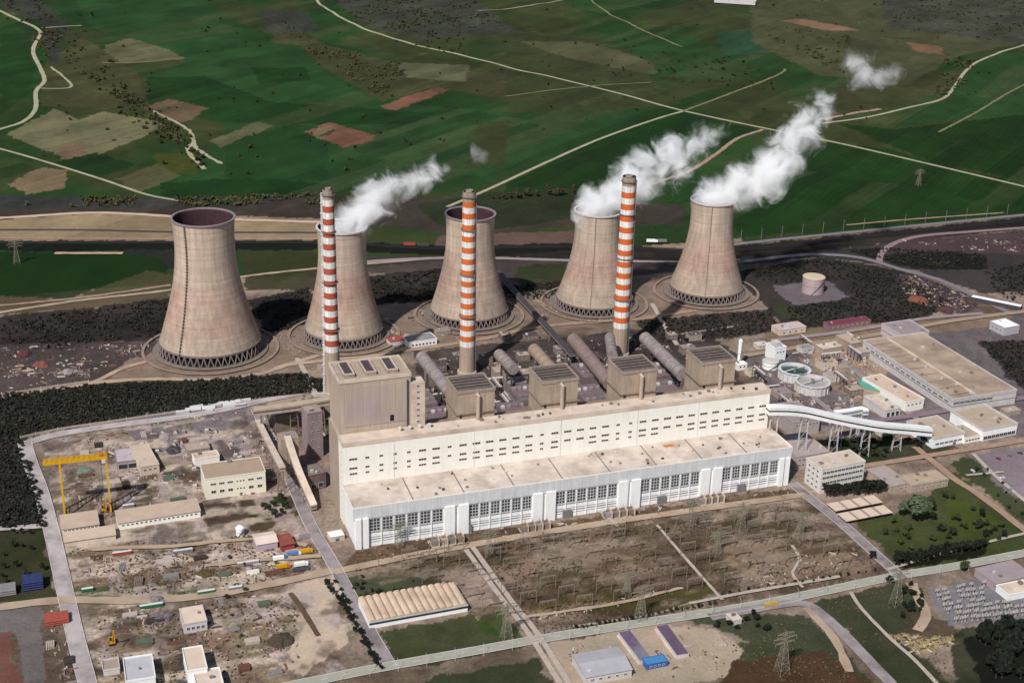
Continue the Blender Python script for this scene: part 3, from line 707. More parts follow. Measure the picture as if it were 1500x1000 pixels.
plume('steam_puff','small detached puff of steam hanging over the fields',along(4,[(1245,88,18),(1268,100,28),(1285,110,24),(1312,103,14)]),.09,7,17,w0=.58,w1=.5)
plume('steam_wisp','tiny shred of steam over the field above the middle chimney',along(2,[(692,222,14),(708,232,14)]),.05,4,18,w0=.42,w1=.38)
#SECTION buildings
_WC={}
def window_mesh(w,h,cols=2,rows=1,frame='e9e5de',dark='34363c'):
    k=(round(w,1),round(h,1),cols,rows,frame,dark)
    if k in _WC: return _WC[k]
    mb=MB(); t=min(.16,w*.06)
    mb.box(-w/2,w/2,-.06,.05,0,h,1)
    mb.box(-w/2-t,w/2+t,-.14,.02,-t,0,0); mb.box(-w/2-t,w/2+t,-.14,.02,h,h+t,0); mb.box(-w/2-t,-w/2,-.14,.02,0,h,0); mb.box(w/2,w/2+t,-.14,.02,0,h,0)
    for i in range(1,cols): x=-w/2+w*i/cols; mb.box(x-t/2,x+t/2,-.12,-.06,0,h,0)
    for i in range(1,rows): z=h*i/rows; mb.box(-w/2,w/2,-.125,-.06,z-t/2,z+t/2,0)
    me=bpy.data.meshes.new('window'); me.from_pydata(mb.v,[],mb.f); me.materials.append(mat(frame,.6,.1,.5)); me.materials.append(mat(dark,.2,.35,.12,spec=.6)); me.polygons.foreach_set('material_index',mb.m); me.update()
    _WC[k]=me; return me
def side_xform(side,L,D,s,z):
    if side=='f': return (s,-.02,z),0
    if side=='b': return (L-s,D+.02,z),math.pi
    if side=='l': return (-.02,D-s,z),-math.pi/2
    return (L+.02,s,z),math.pi/2
def windows(root,L,D,spec):
    for side,n,w,h,z,x0,x1,cols,rows in spec:
        S=L if side in 'fb' else D; me=window_mesh(w,h,cols,rows)
        for i in range(n):
            s=S*(x0+(x1-x0)*(i+.5)/n); loc,rz=side_xform(side,L,D,s,z); link('window',me,None,root,loc,rz)
def vents(root,L,D,z,n,rg):
    for i in range(n):
        w=.8+rg.random()*2.2; l=.8+rg.random()*2.5; hh=.6+rg.random()*1.6; x=2+rg.random()*max(.1,(L-6)); y=1.5+rg.random()*max(.1,(D-5))
        mb=MB().box(0,w,0,l,0,hh*.7); mb.box(-.15,w+.15,-.15,l+.15,hh*.7,hh); mb.build('roof_vent',random.choice([STEEL,PALE,TAND]),root,(x,y,z))
def bld(name,label,cat,a,b,D,h,wall=CREAM,roof=ROOFB,zat=0,win=(),par=.7,nv=2,shape='flat',door=None,group=None,base=0,stripe=None,ridge=2.0):
    pa=P(a[0],a[1],zat); pb=P(b[0],b[1],zat); d=pb-pa; L=d.length; rz=math.atan2(d.y,d.x)
    t=thing(name,label,cat,(pa.x,pa.y,base),rz,group)
    MB().box(0,L,0,D,0,h,bottom=False).build('wall',wall,t)
    rg=random.Random(int(a[0]*7+a[1]*13))
    if shape=='flat':
        MB().box(.3,L-.3,.3,D-.3,h+.003,h+.12).build('roof',roof,t)
        if par: MB().ring(-.25,L+.25,-.25,D+.25,h-.25,h+par,.5).build('parapet',wall if par<1.2 else PALE,t)
        vents(t,L,D,h+.13,nv,rg)
    elif shape=='gable':
        o=.6; mb=MB(); vs=[(-o,-o,h),(L+o,-o,h),(L+o,D+o,h),(-o,D+o,h),(-o,D/2,h+ridge),(L+o,D/2,h+ridge)]
        vs2=[(x,y,z+.25) for x,y,z in vs]
        mb.add(vs+vs2,[(6,7,11,10),(8,9,10,11),(0,3,4),(1,5,2),(0,1,7,6),(2,3,9,8),(0,6,10,4),(4,10,9,3),(1,5,11,7),(5,2,8,11)]); mb.build('roof',roof,t)
        MB().add([(0,0,h),(0,D,h),(0,D/2,h+ridge*.9)],[(0,2,1)]).build('gable_wall',wall,t); MB().add([(L,0,h),(L,D,h),(L,D/2,h+ridge*.9)],[(0,1,2)]).build('gable_wall',wall,t)
        vents(t,L,D*.3,h+ridge*.4,min(nv,1),rg)
    elif shape=='hip':
        o=.6; q=min(L,D)/2*.95; vs=[(-o,-o,h),(L+o,-o,h),(L+o,D+o,h),(-o,D+o,h),(q,D/2,h+ridge),(L-q,D/2,h+ridge)]
        MB().add(vs,[(0,1,5,4),(1,2,5),(2,3,4,5),(3,0,4),(3,2,1,0)]).build('roof',roof,t)
    elif shape=='shed':
        MB().add([(-.5,-.8,h-.2),(L+.5,-.8,h-.2),(L+.5,D+.5,h+ridge),(-.5,D+.5,h+ridge),(-.5,-.8,h+.1),(L+.5,-.8,h+.1),(L+.5,D+.5,h+ridge+.3),(-.5,D+.5,h+ridge+.3)],[(0,1,5,4),(1,2,6,5),(2,3,7,6),(3,0,4,7),(4,5,6,7)]).build('roof',roof,t)
    if stripe:
        for z,hh,m in stripe:
            MB().box(-.08,L+.08,-.08,D+.08,z,z+hh).build('string_course',m,t)
    windows(t,L,D,win)
    if door:
        for s,w,hh in door:
            mb=MB().box(-w/2,w/2,-.1,.05,0,hh,0); mb.box(-w/2-.15,w/2+.15,-.16,.0,hh,hh+.2,1); mb.build('door',[mat('6b6468',.6,.2,.5),PALE],t,(L*s,-.02,.02))
    return t
# ---- turbine hall
hall=thing('turbine_hall','long white turbine hall with tall window bays and wide beige roof','turbine hall',O,ANG)
HL,HD,HH=369.0,36.0,34.0
MB().box(0,HL,0,HD,0,HH,bottom=False).build('wall',WHITE,hall)
MB().add([(-.8,-.8,HH+.05),(HL+.8,-.8,HH+.05),(HL+.8,HD-.15,HH+1.6),(-.8,HD-.15,HH+1.6)],[(0,1,2,3)]).build('roof',ROOFB,hall)
MB().box(-.9,HL+.9,-1.0,-.12,24.6,HH+.35).build('fascia',GREYW,hall)
MB().ring(-1.0,HL+1.0,-1.05,HD-.2,HH+.36,HH+1.2,.35).build('parapet',CREAM,hall)
for x in np.linspace(46,HL-40,8):
    MB().bar((x,-.4,HH+.18),(x+.5,HD-1,HH+1.66),.8,0,.35).build('expansion_joint',TAND,hall)
rg=random.Random(3)
for i in range(46):
    x=10+rg.random()*345; y=3+rg.random()*28; w=.8+rg.random()*1.4; zz=HH+.1+y/HD*1.5
    MB().box(0,w,0,w,0,.5+rg.random()).build('roof_vent',rg.choice([TAND,PALE,DSTEEL,STEEL]),hall,(x,y,zz))
groups=[(540,650,803-2.5),(686,779,0),(813,904,0),(937,1024,0),(1056,1139,0)]
def hx_at(u):  # x along the front wall whose foot is at column u
    lo,hi=0,HL
    for _ in range(40):
        m=(lo+hi)/2
        if PX(LW(m,0,12))[0]<u: lo=m
        else: hi=m
    return lo
def bay_mesh(w):
    mb=MB(); h=10.5
    mb.box(-w/2,w/2,-.10,.0,0,h,1)
    for i in range(4):
        x=-w/2+w*i/3; mb.box(x-.2,x+.2,-.3,-.1,0,h,0)
    for i in range(5):
        z=h*i/4; mb.box(-w/2-.3,w/2+.3,-.34,-.1,z-.17,z+.17,0)
    me=bpy.data.meshes.new('window_bay'); me.from_pydata(mb.v,[],mb.f); me.materials.append(GREYW); me.materials.append(mat('3b3d42',.2,.45,.09,spec=.6)); me.polygons.foreach_set('material_index',mb.m); me.update(); return me
edges=[0.0]
for gi,(u0,u1,_) in enumerate(groups):
    x0,x1=hx_at(u0),hx_at(u1); w=(x1-x0)/6; me=bay_mesh(w*.80)
    for k in range(6): link('window_bay',me,None,hall,(x0+w*(k+.5),-.02,13.0))
    for k in range(7): MB().box(-.35,.35,-.7,.0,.5,24.6).build('mullion_pier',WHITE,hall,(x0+w*k,0,0))
    for z,hh,m in ((11.4,.5,DSTEEL),(7.6,.4,STEEL),(5.6,.5,DSTEEL),(3.6,.35,STEEL)):
        MB().box(x0,x1,-.16,0,z,z+hh).build('louvre_band',m,hall)
    edges+= [x0,x1]
edges.append(HL)
for a_,b_ in zip(edges[0::2],edges[1::2]):
    w=b_-a_
    MB().box(a_+.4,a_+w*.42,-2.4,0,0,25.6).build('pilaster',WHITE,hall)
    MB().box(a_+w*.58,b_-.4,-2.4,0,0,25.6).build('pilaster',WHITE,hall)
for x in (85,168,250,322):
    MB().box(x,x+7,-2.2,-.1,0,7).build('door',STEEL,hall)
MB().box(0,9,0,4,0,.12).build('orange_tarpaulin',mat('c07a3c',.8,.3,.4),hall,(267,27,HH+1.35))
# left gable trim
MB().box(-.5,-.02,0,HD-.2,0,2).build('plinth',TAN,hall)
# ---- bunker block behind
bay=thing('bunker_block','tall cream office block with small dark windows rising behind the hall','office block',LW(0,HD),ANG)
BH=70.5; BL_,BD=366.0,15.0
MB().box(0,BL_,0.05,BD,0,BH,bottom=False).build('wall',CREAM,bay)
MB().box(.4,BL_-.4,.4,BD-.2,BH+.003,BH+.15).build('roof',BEIGE2,bay)
MB().box(0,9.0,BD+.05,50,0,BH-.3).build('end_wing',BEIGE,bay)
MB().box(9.05,72,BD+.05,50,0,BH-.4).build('rear_wing',TAN,bay)
MB().ring(-.3,BL_+.3,-.25,BD+.3,BH-2.5,BH+1.0,.6).build('parapet',BEIGE2,bay)
for x in (40,105,178,245,300):
    MB().box(x,x+.5,-.12,.05,36.5,BH-2.5).build('joint_strip',GREYW,bay)
pos=np.linspace(8,BL_-6,33)
wd=[6 if rg.random()<.68 else 2.8 for _ in pos]
for z,hh in ((56.0,1.7),(48.2,1.7),(43.6,1.5)):
    for k,x in enumerate(pos):
        if z<44 and (k in (7,16,17,24,25)): continue
        w=wd[k]*(.9+.2*rg.random()); link('window',window_mesh(round(w,1),hh,3 if w>4 else 2,1,'e8e2d4'),None,bay,(x,.03,z))
for z in np.arange(6,66,5.5): link('window',window_mesh(1.6,1.8),None,bay,(-.02,4.5,z),-math.pi/2)
for i,x in enumerate((48,56,64,72)):
    mb=MB().lathe([(1.1,0),(1.1,2.2),(1.8,2.3),(1.8,3.0),(.1,3.6)],14); mb.build('roof_ventilator',PALE,bay,(x,10.5,BH+.1),smooth=True)
for i in range(34):
    x=75+rg.random()*285; MB().box(0,1+rg.random()*1.5,0,1+rg.random()*1.5,0,.8+rg.random()*1.6).build('roof_box',rg.choice([TAND,PALE,STEEL,DSTEEL]),bay,(x,3+rg.random()*9,BH+.1))
# ---- boiler houses
def boiler(x0,x1,y0,D,h,label,big=False):
    L=x1-x0; t=thing('boiler_house',label,'boiler house',LW(x0,y0),ANG,'boiler houses behind the office block')
    w=mat('b5a18e',.85,.16,.08,.25) if not big else mat('bfad9c',.85,.12,.06,.18)
    MB().box(0,L,0,D,0,h,bottom=False).build('wall',w,t)
    MB().box(.5,L-.5,.5,D-.5,h+.003,h+.2).build('roof',BEIGE if big else DKROOF,t)
    MB().ring(-.5,L+.5,-.5,D+.5,h-1.4,h+1.4,.9).build('parapet',BEIGE2 if big else TAN,t)
    if big:
        for k in range(3):
            x=5+k*17
            o=MB().box(0,8.5,0,D-12,0,2.6).build('roof_monitor',TAN,t,(x,6,h+.25))
            MB().box(1.4,7.1,1.4,D-13.4,2.603,2.9).build('louvre',DKROOF,o); MB().ring(0,8.5,0,D-12,2.61,3.4,.7).build('kerb',BEIGE2,o)
        MB().box(3.0,L-3,-.35,-.03,6+BH,h-5).build('cladding_panel',mat('c0ad9c',.8,.12,.06,.18,second=('b09f9c',.03,.4,.6)),t)
        MB().box(L+.05,L+11,-2,10,0,h-7).build('stair_tower',BEIGE2,t)
        MB().box(L-3.2,L-2.2,-1.2,0,BH,h-4).build('downpipe',DSTEEL,t)
        link('window',window_mesh(3.2,5.5,1,1,'c8b8c4','1a1214'),None,t,(L*.73,-.36,BH+7))
        for k in range(7): link('window',window_mesh(2.2,1.6),None,t,(L+5.5,-2.02,BH+4+k*5))
    else:
        n=10
        for k in range(n):
            y=1.5+(D-3.5)*k/n; MB().box(1.5,L-1.5,y,y+.9,h+.21,h+1.0).build('roof_slat',TAND if k%2 else DSTEEL,t)
        MB().tube([(L*.55,-1.6,BH-2),(L*.55,-1.6,h-4),(L*.55,.4,h-2.5)],1.7,14).build('riser_pipe',mat('b5a393',.6,.15,.3),t,smooth=True)
        MB().box(-3.5,-.05,4,D-3,0,h*.66).build('side_duct',TAND,t)
        MB().box(L+.05,L+3.2,6,D-4,0,h*.55).build('lift_shaft',TAN,t)
        MB().ring(-1.6,L+1.6,-1.6,D+1.6,h*.80,h*.80+.5,1.0).build('gallery',TAND,t)
        link('window',window_mesh(2.4,3.2,1,1,'b8a898','201818'),None,t,(3.2,-.03,BH+2))
    return t
boiler(2,58,HD+16,37,115,'largest boiler house, big beige box with three roof monitors beside slim red chimney',True)
for x,lb in ((95.5,'small boiler house in front of second chimney, first after the large one'),(166.5,'small boiler house between the second and third chimney'),(236,'small boiler house directly in front of the broad orange chimney'),(308,'small boiler house last in the row, beside the round clarifiers')):
    boiler(x,x+31,HD+15.2,30,95,lb)
# ---- precipitators, ducts, machine annexes behind
def esp(x,y,w,d,h,label):
    t=thing('precipitator',label,'dust filter',LW(x,y),ANG,'dust filters behind the boiler houses')
    MB().box(0,w,0,d,h*.35,h).build('casing',mat('7d6a6c',.8,.2,.15,.2),t)
    for k in range(4):
        for j in range(2):
            cx=w*(k+.5)/4; cy=d*(j+.5)/2; a=w/8.2; c=d/4.2; z1=h*.35
            MB().add([(cx-a,cy-c,z1),(cx+a,cy-c,z1),(cx+a,cy+c,z1),(cx-a,cy+c,z1),(cx-1,cy-1,h*.1),(cx+1,cy-1,h*.1),(cx+1,cy+1,h*.1),(cx-1,cy+1,h*.1)],[(0,1,5,4),(1,2,6,5),(2,3,7,6),(3,0,4,7),(4,5,6,7)]).build('hopper',TAND,t)
            MB().box(cx-1.5,cx+1.5,cy-1.5,cy+1.5,h+.01,h+2.2).build('transformer_box',random.choice([STEEL,LILAC,PALE]),t)
    for cx in (0.6,w/2,w-.6):
        for cy in (.6,d-.6): MB().bar((cx,cy,0),(cx,cy,h*.36),.9).build('leg',DSTEEL,t)
    MB().ring(-1.2,w+1.2,-1.2,d+1.2,h*.62,h*.62+.3,1.1).build('walkway',STEEL,t)
    return t
ex=[70,98,134,168,206,240,278,312,346]
for i,x in enumerate(ex): esp(x,120+6*(i%2),24,44,24+4*(i%3),'purplish dust filter box on hoppers, among pipes behind boiler houses')
for i,x in enumerate([66,100,136,196,232,264,300,334]): esp(x,182+9*(i%3),21,34,17+4*(i%3),'purplish dust filter box on hoppers, number among pipes behind boiler houses'.replace('number ',''))
def duct(p,q,r,label,m=None):
    t=thing('flue_duct',label,'duct',(p.x,p.y,0),0)
    mb=MB(); rel=[Vector((0,0,p.z)),Vector((q.x-p.x,q.y-p.y,q.z))]
    d=rel[1]-rel[0]; n=10; pts=[rel[0]+d*i/n for i in range(n+1)]
    mb.tube(pts,r,20); mb.build('pipe',m or mat('9a8d8b',.75,.25,.15,.2),t,smooth=True)
    for i in range(1,n,2): MB().tube([pts[i]-d.normalized()*.4,pts[i]+d.normalized()*.4],r+.25,20).build('flange',TAND,t,smooth=True)
    for i in (2,6,9): MB().box(pts[i].x-1,pts[i].x+1,pts[i].y-1,pts[i].y+1,0,pts[i].z-r+.3).build('support',DSTEEL,t)
    MB().tube([pts[0]-d.normalized()*.6,pts[0]],r*.96,20).build('end_cap',BEIGE,t)
duct(P(618,523,34),P(660,575,34),6.0,'fat pale flue pipe sloping past the left side of first small boiler house')
duct(P(731,519,30),P(752,541,30),5.5,'short stubby pale flue pipe right of the second chimney')
duct(P(782,512,34),P(812,545,34),6.0,'flue pipe ending just behind the second small boiler house',mat('a08c78',.7,.18,.15,.1))
duct(P(840,497,34),P(893,561,34),6.5,'long dark flue pipe running up to the broad chimney foot',mat('8a7672',.7,.2,.15,.1))
duct(P(893,494,30),P(897,520,30),5.0,'flue pipe half hidden behind the broad chimney')
duct(P(945,495,34),P(1000,549,34),6.3,'long pale flue pipe between the last two boiler houses')
duct(P(690,575,18),P(655,600,18),3.5,'thin low pipe crossing behind the large boiler house')
# low annexes between boilers
for i,(x0,x1,lb) in enumerate(((60,94,'sloping brown annex wedged beside the largest boiler house'),(128,164,'sloping brown annex between first and second small boiler houses'),(199,234,'sloping brown annex between second and third small boiler houses'),(269,306,'sloping brown annex between third and last small boiler houses'))):
    t=thing('duct_annex',lb,'annex',LW(x0,HD+16),ANG); L=x1-x0
    MB().add([(0,0,0),(L,0,0),(L,52,0),(0,52,0),(0,0,62),(L,0,62),(L,20,60),(0,20,60),(L,52,30),(0,52,30)],[(0,1,5,4),(4,5,6,7),(7,6,8,9),(1,2,8,6,5),(3,0,4,7,9),(2,3,9,8)]).build('wall',TAND,t)
    MB().box(4,L-4,6,15,62.01,66).build('fan_house',mat('857467',.8,.2,.2),t)
    MB().tube([(L*.3,24,58),(L*.3,50,36)],2.6,12).build('pipe',LILAC,t,smooth=True); MB().tube([(L*.7,24,58),(L*.7,50,36)],2.6,12).build('pipe',DSTEEL,t,smooth=True)
# ---- right hand works
bld('workshop_hall','huge flat beige-roofed workshop with white front, beside the pale dark wood','workshop',(1393,605),(1486,591),150,14,PALE,mat('b09b86',.9,.2,.05,second=('8d7a6c',.03,.4,.7)),0,[('f',7,7,2.2,8.6,.02,.62,4,1),('l',16,6,2,8,.03,.97,4,1)],1.0,14,stripe=[(6.2,.5,DSTEEL),(11.4,.4,STEEL)])
t=[o for o in bpy.data.objects if o.name=='workshop_hall'][0]
MB().bar((27,2,14.6),(27,148,14.6),1.4,0,1.6).build('roof_ridge',BEIGE2,t)
for k in range(9): MB().box(2,25,8+k*16,8+k*16+.7,14.14,14.6).build('roof_seam',TAND,t)
bld('admin_block','two storey lilac and white office with dark window strip behind workshop','office',(1318,507),(1359,501),34,12,mat('c8b8bc',.8,.1,.2),LILAC,0,[('f',10,2.2,1.6,7.6,.03,.97,2,1),('f',10,2.2,1.6,3.2,.03,.97,2,1)],1.0,3,stripe=[(5.6,.5,DSTEEL)])
bld('pump_house','low beige building with pale blue doors below the teal tank','pump house',(1296,613),(1318,609),34,8,PALE,BEIGE2,0,[('f',3,3.4,4.5,1.2,.05,.95,1,1)],.7,3)
bld('store_house','long beige roofed store with cream end wall, right of the blue doors','store',(1325,604),(1352,598),62,10,CREAM,mat('cbb39e',.9,.15,.08),0,[('f',4,2.2,1.6,6,.05,.9,2,1),('r',6,2,1.5,6,.1,.9,2,1)],.7,4)
bld('utility_hut','small beige flat hut among pipes beside the paddle pond','hut',(1205,520),(1234,515),14,6,BEIGE,BEIGE2,0,[('f',4,1.6,1.2,3,.1,.9,2,1)],.5,2)
bld('utility_hut','beige hut with bright edge and dark doorway below the small flat hut','hut',(1204,543),(1226,540),14,7,BEIGE2,TAN,0,[('f',2,1.6,1.2,4,.1,.6,2,1)],.7,2,door=[(.75,2.4,3)])
bld('utility_shed','narrow pale shed between the two storey office and workshop','shed',(1255,528),(1290,522),14,7,LILAC,BEIGE,0,[('f',5,1.6,1.2,3.5,.1,.9,2,1)],.6,2)
bld('utility_shed','long narrow brown shed running toward the workshop corner','shed',(1246,512),(1262,509),26,6,TAN,mat('b8a48f',.9,.15,.1),0,[],.5,1)
bld('switch_house','lilac walled building under the white conveyor bridge with black slot windows','switch house',(1160,640),(1199,634),40,14,mat('b3a5a3',.85,.12,.15,.1),LILAC,0,[('f',7,2.6,1.6,10,.08,.95,2,1)],.8,4)
bld('workshop','three banded lilac workshop beside the right end of the turbine hall','workshop',(1165,688),(1213,680),40,12,mat('b3a39f',.85,.12,.15),mat('ab9b97',.9,.15,.1),0,[('f',8,2.6,1.8,8,.05,.95,2,1),('f',8,2.6,1.8,3,.05,.95,2,1)],.8,5)
bld('office_building','white multi storey office with rows of windows and dark trees before it','office',(1200,723),(1263,710),22,22,mat('e0dad3',.8,.1,.2,.15),mat('c9b6a6',.9,.15,.1),0,[('f',11,3.2,2.1,z,.03,.97,2,1) for z in (3,8,13,17.6)]+[('l',3,2.4,2,z,.1,.9,2,1) for z in (3,8,13,17.6)],1.0,5,door=[(.5,3,3)])
bld('gate_house','low white fronted building with beige roof where the white bridge lands','reception building',(1366,657),(1411,648),38,9,WHITE,mat('b8a490',.9,.12,.1),0,[('f',6,4.2,1.8,3,.06,.95,3,1),('l',4,4,1.8,3,.1,.9,3,1)],1.6,4,door=[(.7,3,3)])
bld('gate_house','low white fronted canteen with dark glass, last building by the gate road','canteen',(1438,646),(1488,636),44,10,WHITE,mat('b3a08c',.9,.12,.1),0,[('f',8,4.2,3.4,1,.03,.97,2,1)],1.8,4)
bld('link_building','low yellowish link between the two white fronted buildings','link building',(1412,650),(1436,645),24,5.5,CREAM,BEIGE,0,[('f',5,2.6,1.6,2,.05,.95,2,1)],.5,2)
bld('bungalow','lilac roofed bungalow in the garden, tree beside it','bungalow',(1305,722),(1332,716),34,6,BEIGE,mat('a89a94',.9,.15,.15),0,[('f',3,2,1.6,2,.1,.9,2,1)],.5,2,shape='flat')
bld('bungalow','terrace house with pale parapet and cream end, under the round grey-green tree','house',(1334,722),(1388,712),18,6.5,BEIGE,mat('b39e88',.9,.15,.15),0,[('f',6,1.8,1.5,2.4,.05,.95,2,1)],.8,3)
bld('white_hall','white roofed hall standing alone near the long pale shed','hall',(1470,492),(1492,488),22,9,mat('b8b0b8',.8,.1,.2),WHITE,0,[('l',3,2.5,1.5,4,.1,.9,2,1)],.3,1)
bld('long_shed','long thin white topped shed with a black underside by the rail yard','shed',(1421,441),(1494,456),9,5,DSTEEL,WHITE,0,[],.3,0)
bld('rail_depot','long low dark red-roofed depot along the grey access road','depot',(1215,484),(1275,475),12,5,mat('8a6a70',.85,.15,.2),mat('7a3642',.8,.2,.2),0,[('f',8,2,1.4,2,.03,.97,2,1)],.4,2)
bld('rail_depot','pale low depot on a concrete pad at the end of the two paths','depot',(1142,492),(1180,486),16,6,BEIGE2,mat('c3aeae',.9,.15,.1),0,[('f',4,2.4,1.6,2,.05,.95,2,1)],.5,3)
# carports
def carport(a,b,D,label):
    pa=P(*a,4);pb=P(*b,4); d=pb-pa; L=d.length; t=thing('carport',label,'carport',(pa.x,pa.y,0),math.atan2(d.y,d.x))
    MB().box(0,L,0,D,3.6,4.0).build('roof',mat('d6bfab',.85,.1,.1),t)
    for k in range(3): MB().box(L*(k+1)/4-1.2,L*(k+1)/4+1.2,.0,D,4.003,4.06).build('roof_sheet',mat('a08c80',.8,.2,.3),t)
    for k in range(6):
        for y in (.5,D-.5): MB().bar((1+(L-2)*k/5,y,0),(1+(L-2)*k/5,y,3.6),.25).build('post',DSTEEL,t)
carport((1224,748),(1293,735),13,'upper car shelter with pale flat roof below the white office')
carport((1240,763),(1308,750),13,'lower car shelter with pale flat roof, next to the road verge')
# clarifiers, tanks
def tank_ring(px,r,h,label,water,m=GREYW):
    b=P(*px); t=thing('clarifier',label,'clarifier tank',b,0)
    MB().lathe([(r,0),(r,h),(r+1.1,h),(r+1.1,h+.5),(r-1.6,h+.5),(r-1.6,h-2),(r-1.6,h-3)],48).build('wall',m,t,smooth=False)
    MB().lathe([(0,h-2.2),(r-1.6,h-2.2)],48).build('water',water,t)
    for k in range(20):
        a=2*math.pi*k/20; MB().box(-.5,.5,-.4,.4,0,h).build('buttress',PALE,t,(math.cos(a)*(r+.45),math.sin(a)*(r+.45),0),a)
    MB().box(-r,r,-.6,.6,h+.51,h+.9).build('bridge',m,t,(0,0,0),.6); MB().lathe([(1.6,h-2.2),(1.6,h+2.2),(0,h+2.2)],16).build('drive_unit',STEEL,t)
tank_ring((1163,553),15,9,'round clarifier with dark green water, upper of the two',mat('2f4a40',.15,.2,.2,spec=.6))
tank_ring((1189,571),16,9,'round clarifier with pale grey water, lower of the two',mat('a8a49e',.3,.15,.2,spec=.5),PALE)
def cyl_tank(name,px,r,h,label,m,roofm,domed=False,band=None):
    b=P(*px); t=thing(name,label,'tank',b,0)
    MB().lathe([(r,0),(r,h)],48).build('wall',m,t,smooth=True)
    MB().lathe([(r+.25,h),(r+.25,h+.4),(r*.5,h+(2.2 if domed else 1.0)),(0,h+(2.8 if domed else 1.3))],48).build('roof',roofm,t,smooth=True)
    MB().lathe([(r+.12,h*.5),(r+.2,h*.5),(r+.2,h*.5+.3),(r+.12,h*.5+.3)],48,closed=True).build('wind_girder',STEEL,t)
    mb=MB(); n=26
    for i in range(n):
        a=-1.9+i*.05; a2=a+.05; mb.bar(((r+.5)*math.cos(a),(r+.5)*math.sin(a),h*i/n),((r+.5)*math.cos(a2),(r+.5)*math.sin(a2),h*(i+1)/n),.7,0,.2)
    mb.build('spiral_stair',DSTEEL,t); return t
cyl_tank('oil_tank',(1190,427),12.5,18,'pale pink round storage tank standing alone on its square bund',mat('b9a2a4',.7,.1,.1,.15),mat('cdb99c',.7,.1,.1))
cyl_tank('water_tank',(1283,572),17,7,'wide low tank with a faded teal rim behind the beige pump house',mat('b49c86',.8,.12,.1),TEAL)
cyl_tank('water_tank',(1128,538),8,7,'small white round tank at the foot of the white water plant',WHITE,PALE)
t=bld('water_plant','stepped white water treatment plant beside the green clarifier','water plant',(1134,530),(1150,527),16,14,WHITE,PALE,0,[('f',3,2,1.5,9,.1,.9,2,1)],.8,3)
MB().box(2,9,3,11,14.2,19).build('tank_room',PALE,t)
cyl_tank('vent_stack',(1082,535),2.0,26,'slender white capped stack behind the last small boiler house',WHITE,WHITE,True)
cyl_tank('water_tank',(352,783),3.2,6,'small bright white tank on the brown lawn below cream offices',WHITE,WHITE,True)
bld('cabin','tiny cream cabin with a dark window right of the last boiler house','cabin',(1080,543),(1094,541),8,6,CREAM,CREAM,0,[('f',2,2,1.6,3,.1,.9,1,1)],.4,1)
# ---- white conveyor bridge
def gallery(name,pts,w,hh,label,m,mr,cat='conveyor',win=False,legs=True,legm=STEEL):
    pw=[P(u,v,z) for u,v,z in pts]; o=pw[0]; t=thing(name,label,cat,(o.x,o.y,0),0)
    sm=smooth_line(pw,9) if len(pw)>2 else [pw[0].lerp(pw[1],i/12) for i in range(13)]
    def sec(x0,x1,z0,z1,nm,mm):
        vs=[];fs=[]
        for i,p in enumerate(sm):
            d=sm[min(i+1,len(sm)-1)]-sm[max(i-1,0)]; d.z=0; d.normalize(); nn=Vector((-d.y,d.x,0))
            for x,z in ((x0,z0),(x1,z0),(x1,z1),(x0,z1)): q=p+nn*x-o*1.0; vs.append((q.x,q.y,p.z+z))
        k=len(sm)
        for i in range(k-1):
            for j in range(4): fs.append((i*4+j,i*4+(j+1)%4,(i+1)*4+(j+1)%4,(i+1)*4+j))
        fs+= [(0,1,2,3),(4*k-1,4*k-2,4*k-3,4*k-4)]
        MB().add(vs,fs).build(nm,mm,t)
    sec(-w/2,w/2,0,hh*.40,'floor_girder',m); sec(-w/2+.25,w/2-.25,hh*.405,hh*.60,'window_strip',DARK); sec(-w/2,w/2,hh*.605,hh*.82,'side_panel',m); sec(-w/2-.3,w/2+.3,hh*.825,hh,'roof',mr)
    if legs:
        step=max(2,len(sm)//5)
        for i in range(step//2,len(sm)-1,step):
            p=sm[i]-o; z=sm[i].z
            if z<4: continue
            mb=MB()
            for s in (-1,1): mb.bar((p.x+s*(w/2+.4),p.y,0),(p.x+s*w/2*.8,p.y,z),.45); mb.bar((p.x+s*(w/2+.4),p.y+3,0),(p.x+s*w/2*.8,p.y+3,z),.45)
            for q in range(3): zz=z*(q+.5)/3; mb.bar((p.x-w/2,p.y,zz),(p.x+w/2,p.y,zz+z/4),.22); mb.bar((p.x-w/2,p.y+3,zz),(p.x+w/2,p.y+3,zz),.22)
            mb.build('trestle',legm,t)
    return t
gallery('conveyor_bridge',[(1124,606,52),(1150,606,50),(1180,609,45),(1225,619,36),(1285,630,24),(1330,634,16),(1362,637,11)],7,7.5,'curving white covered bridge from the cream block down to the low white buildings',WHITE,WHITE,'covered bridge',legm=PALE)
gallery('service_gallery',[(1222,610,30),(1245,607,30),(1262,604,30),(1268,608,30)],5,5,'short white spur gallery branching off the curving white bridge',GREYW,WHITE,'covered bridge',legm=PALE)
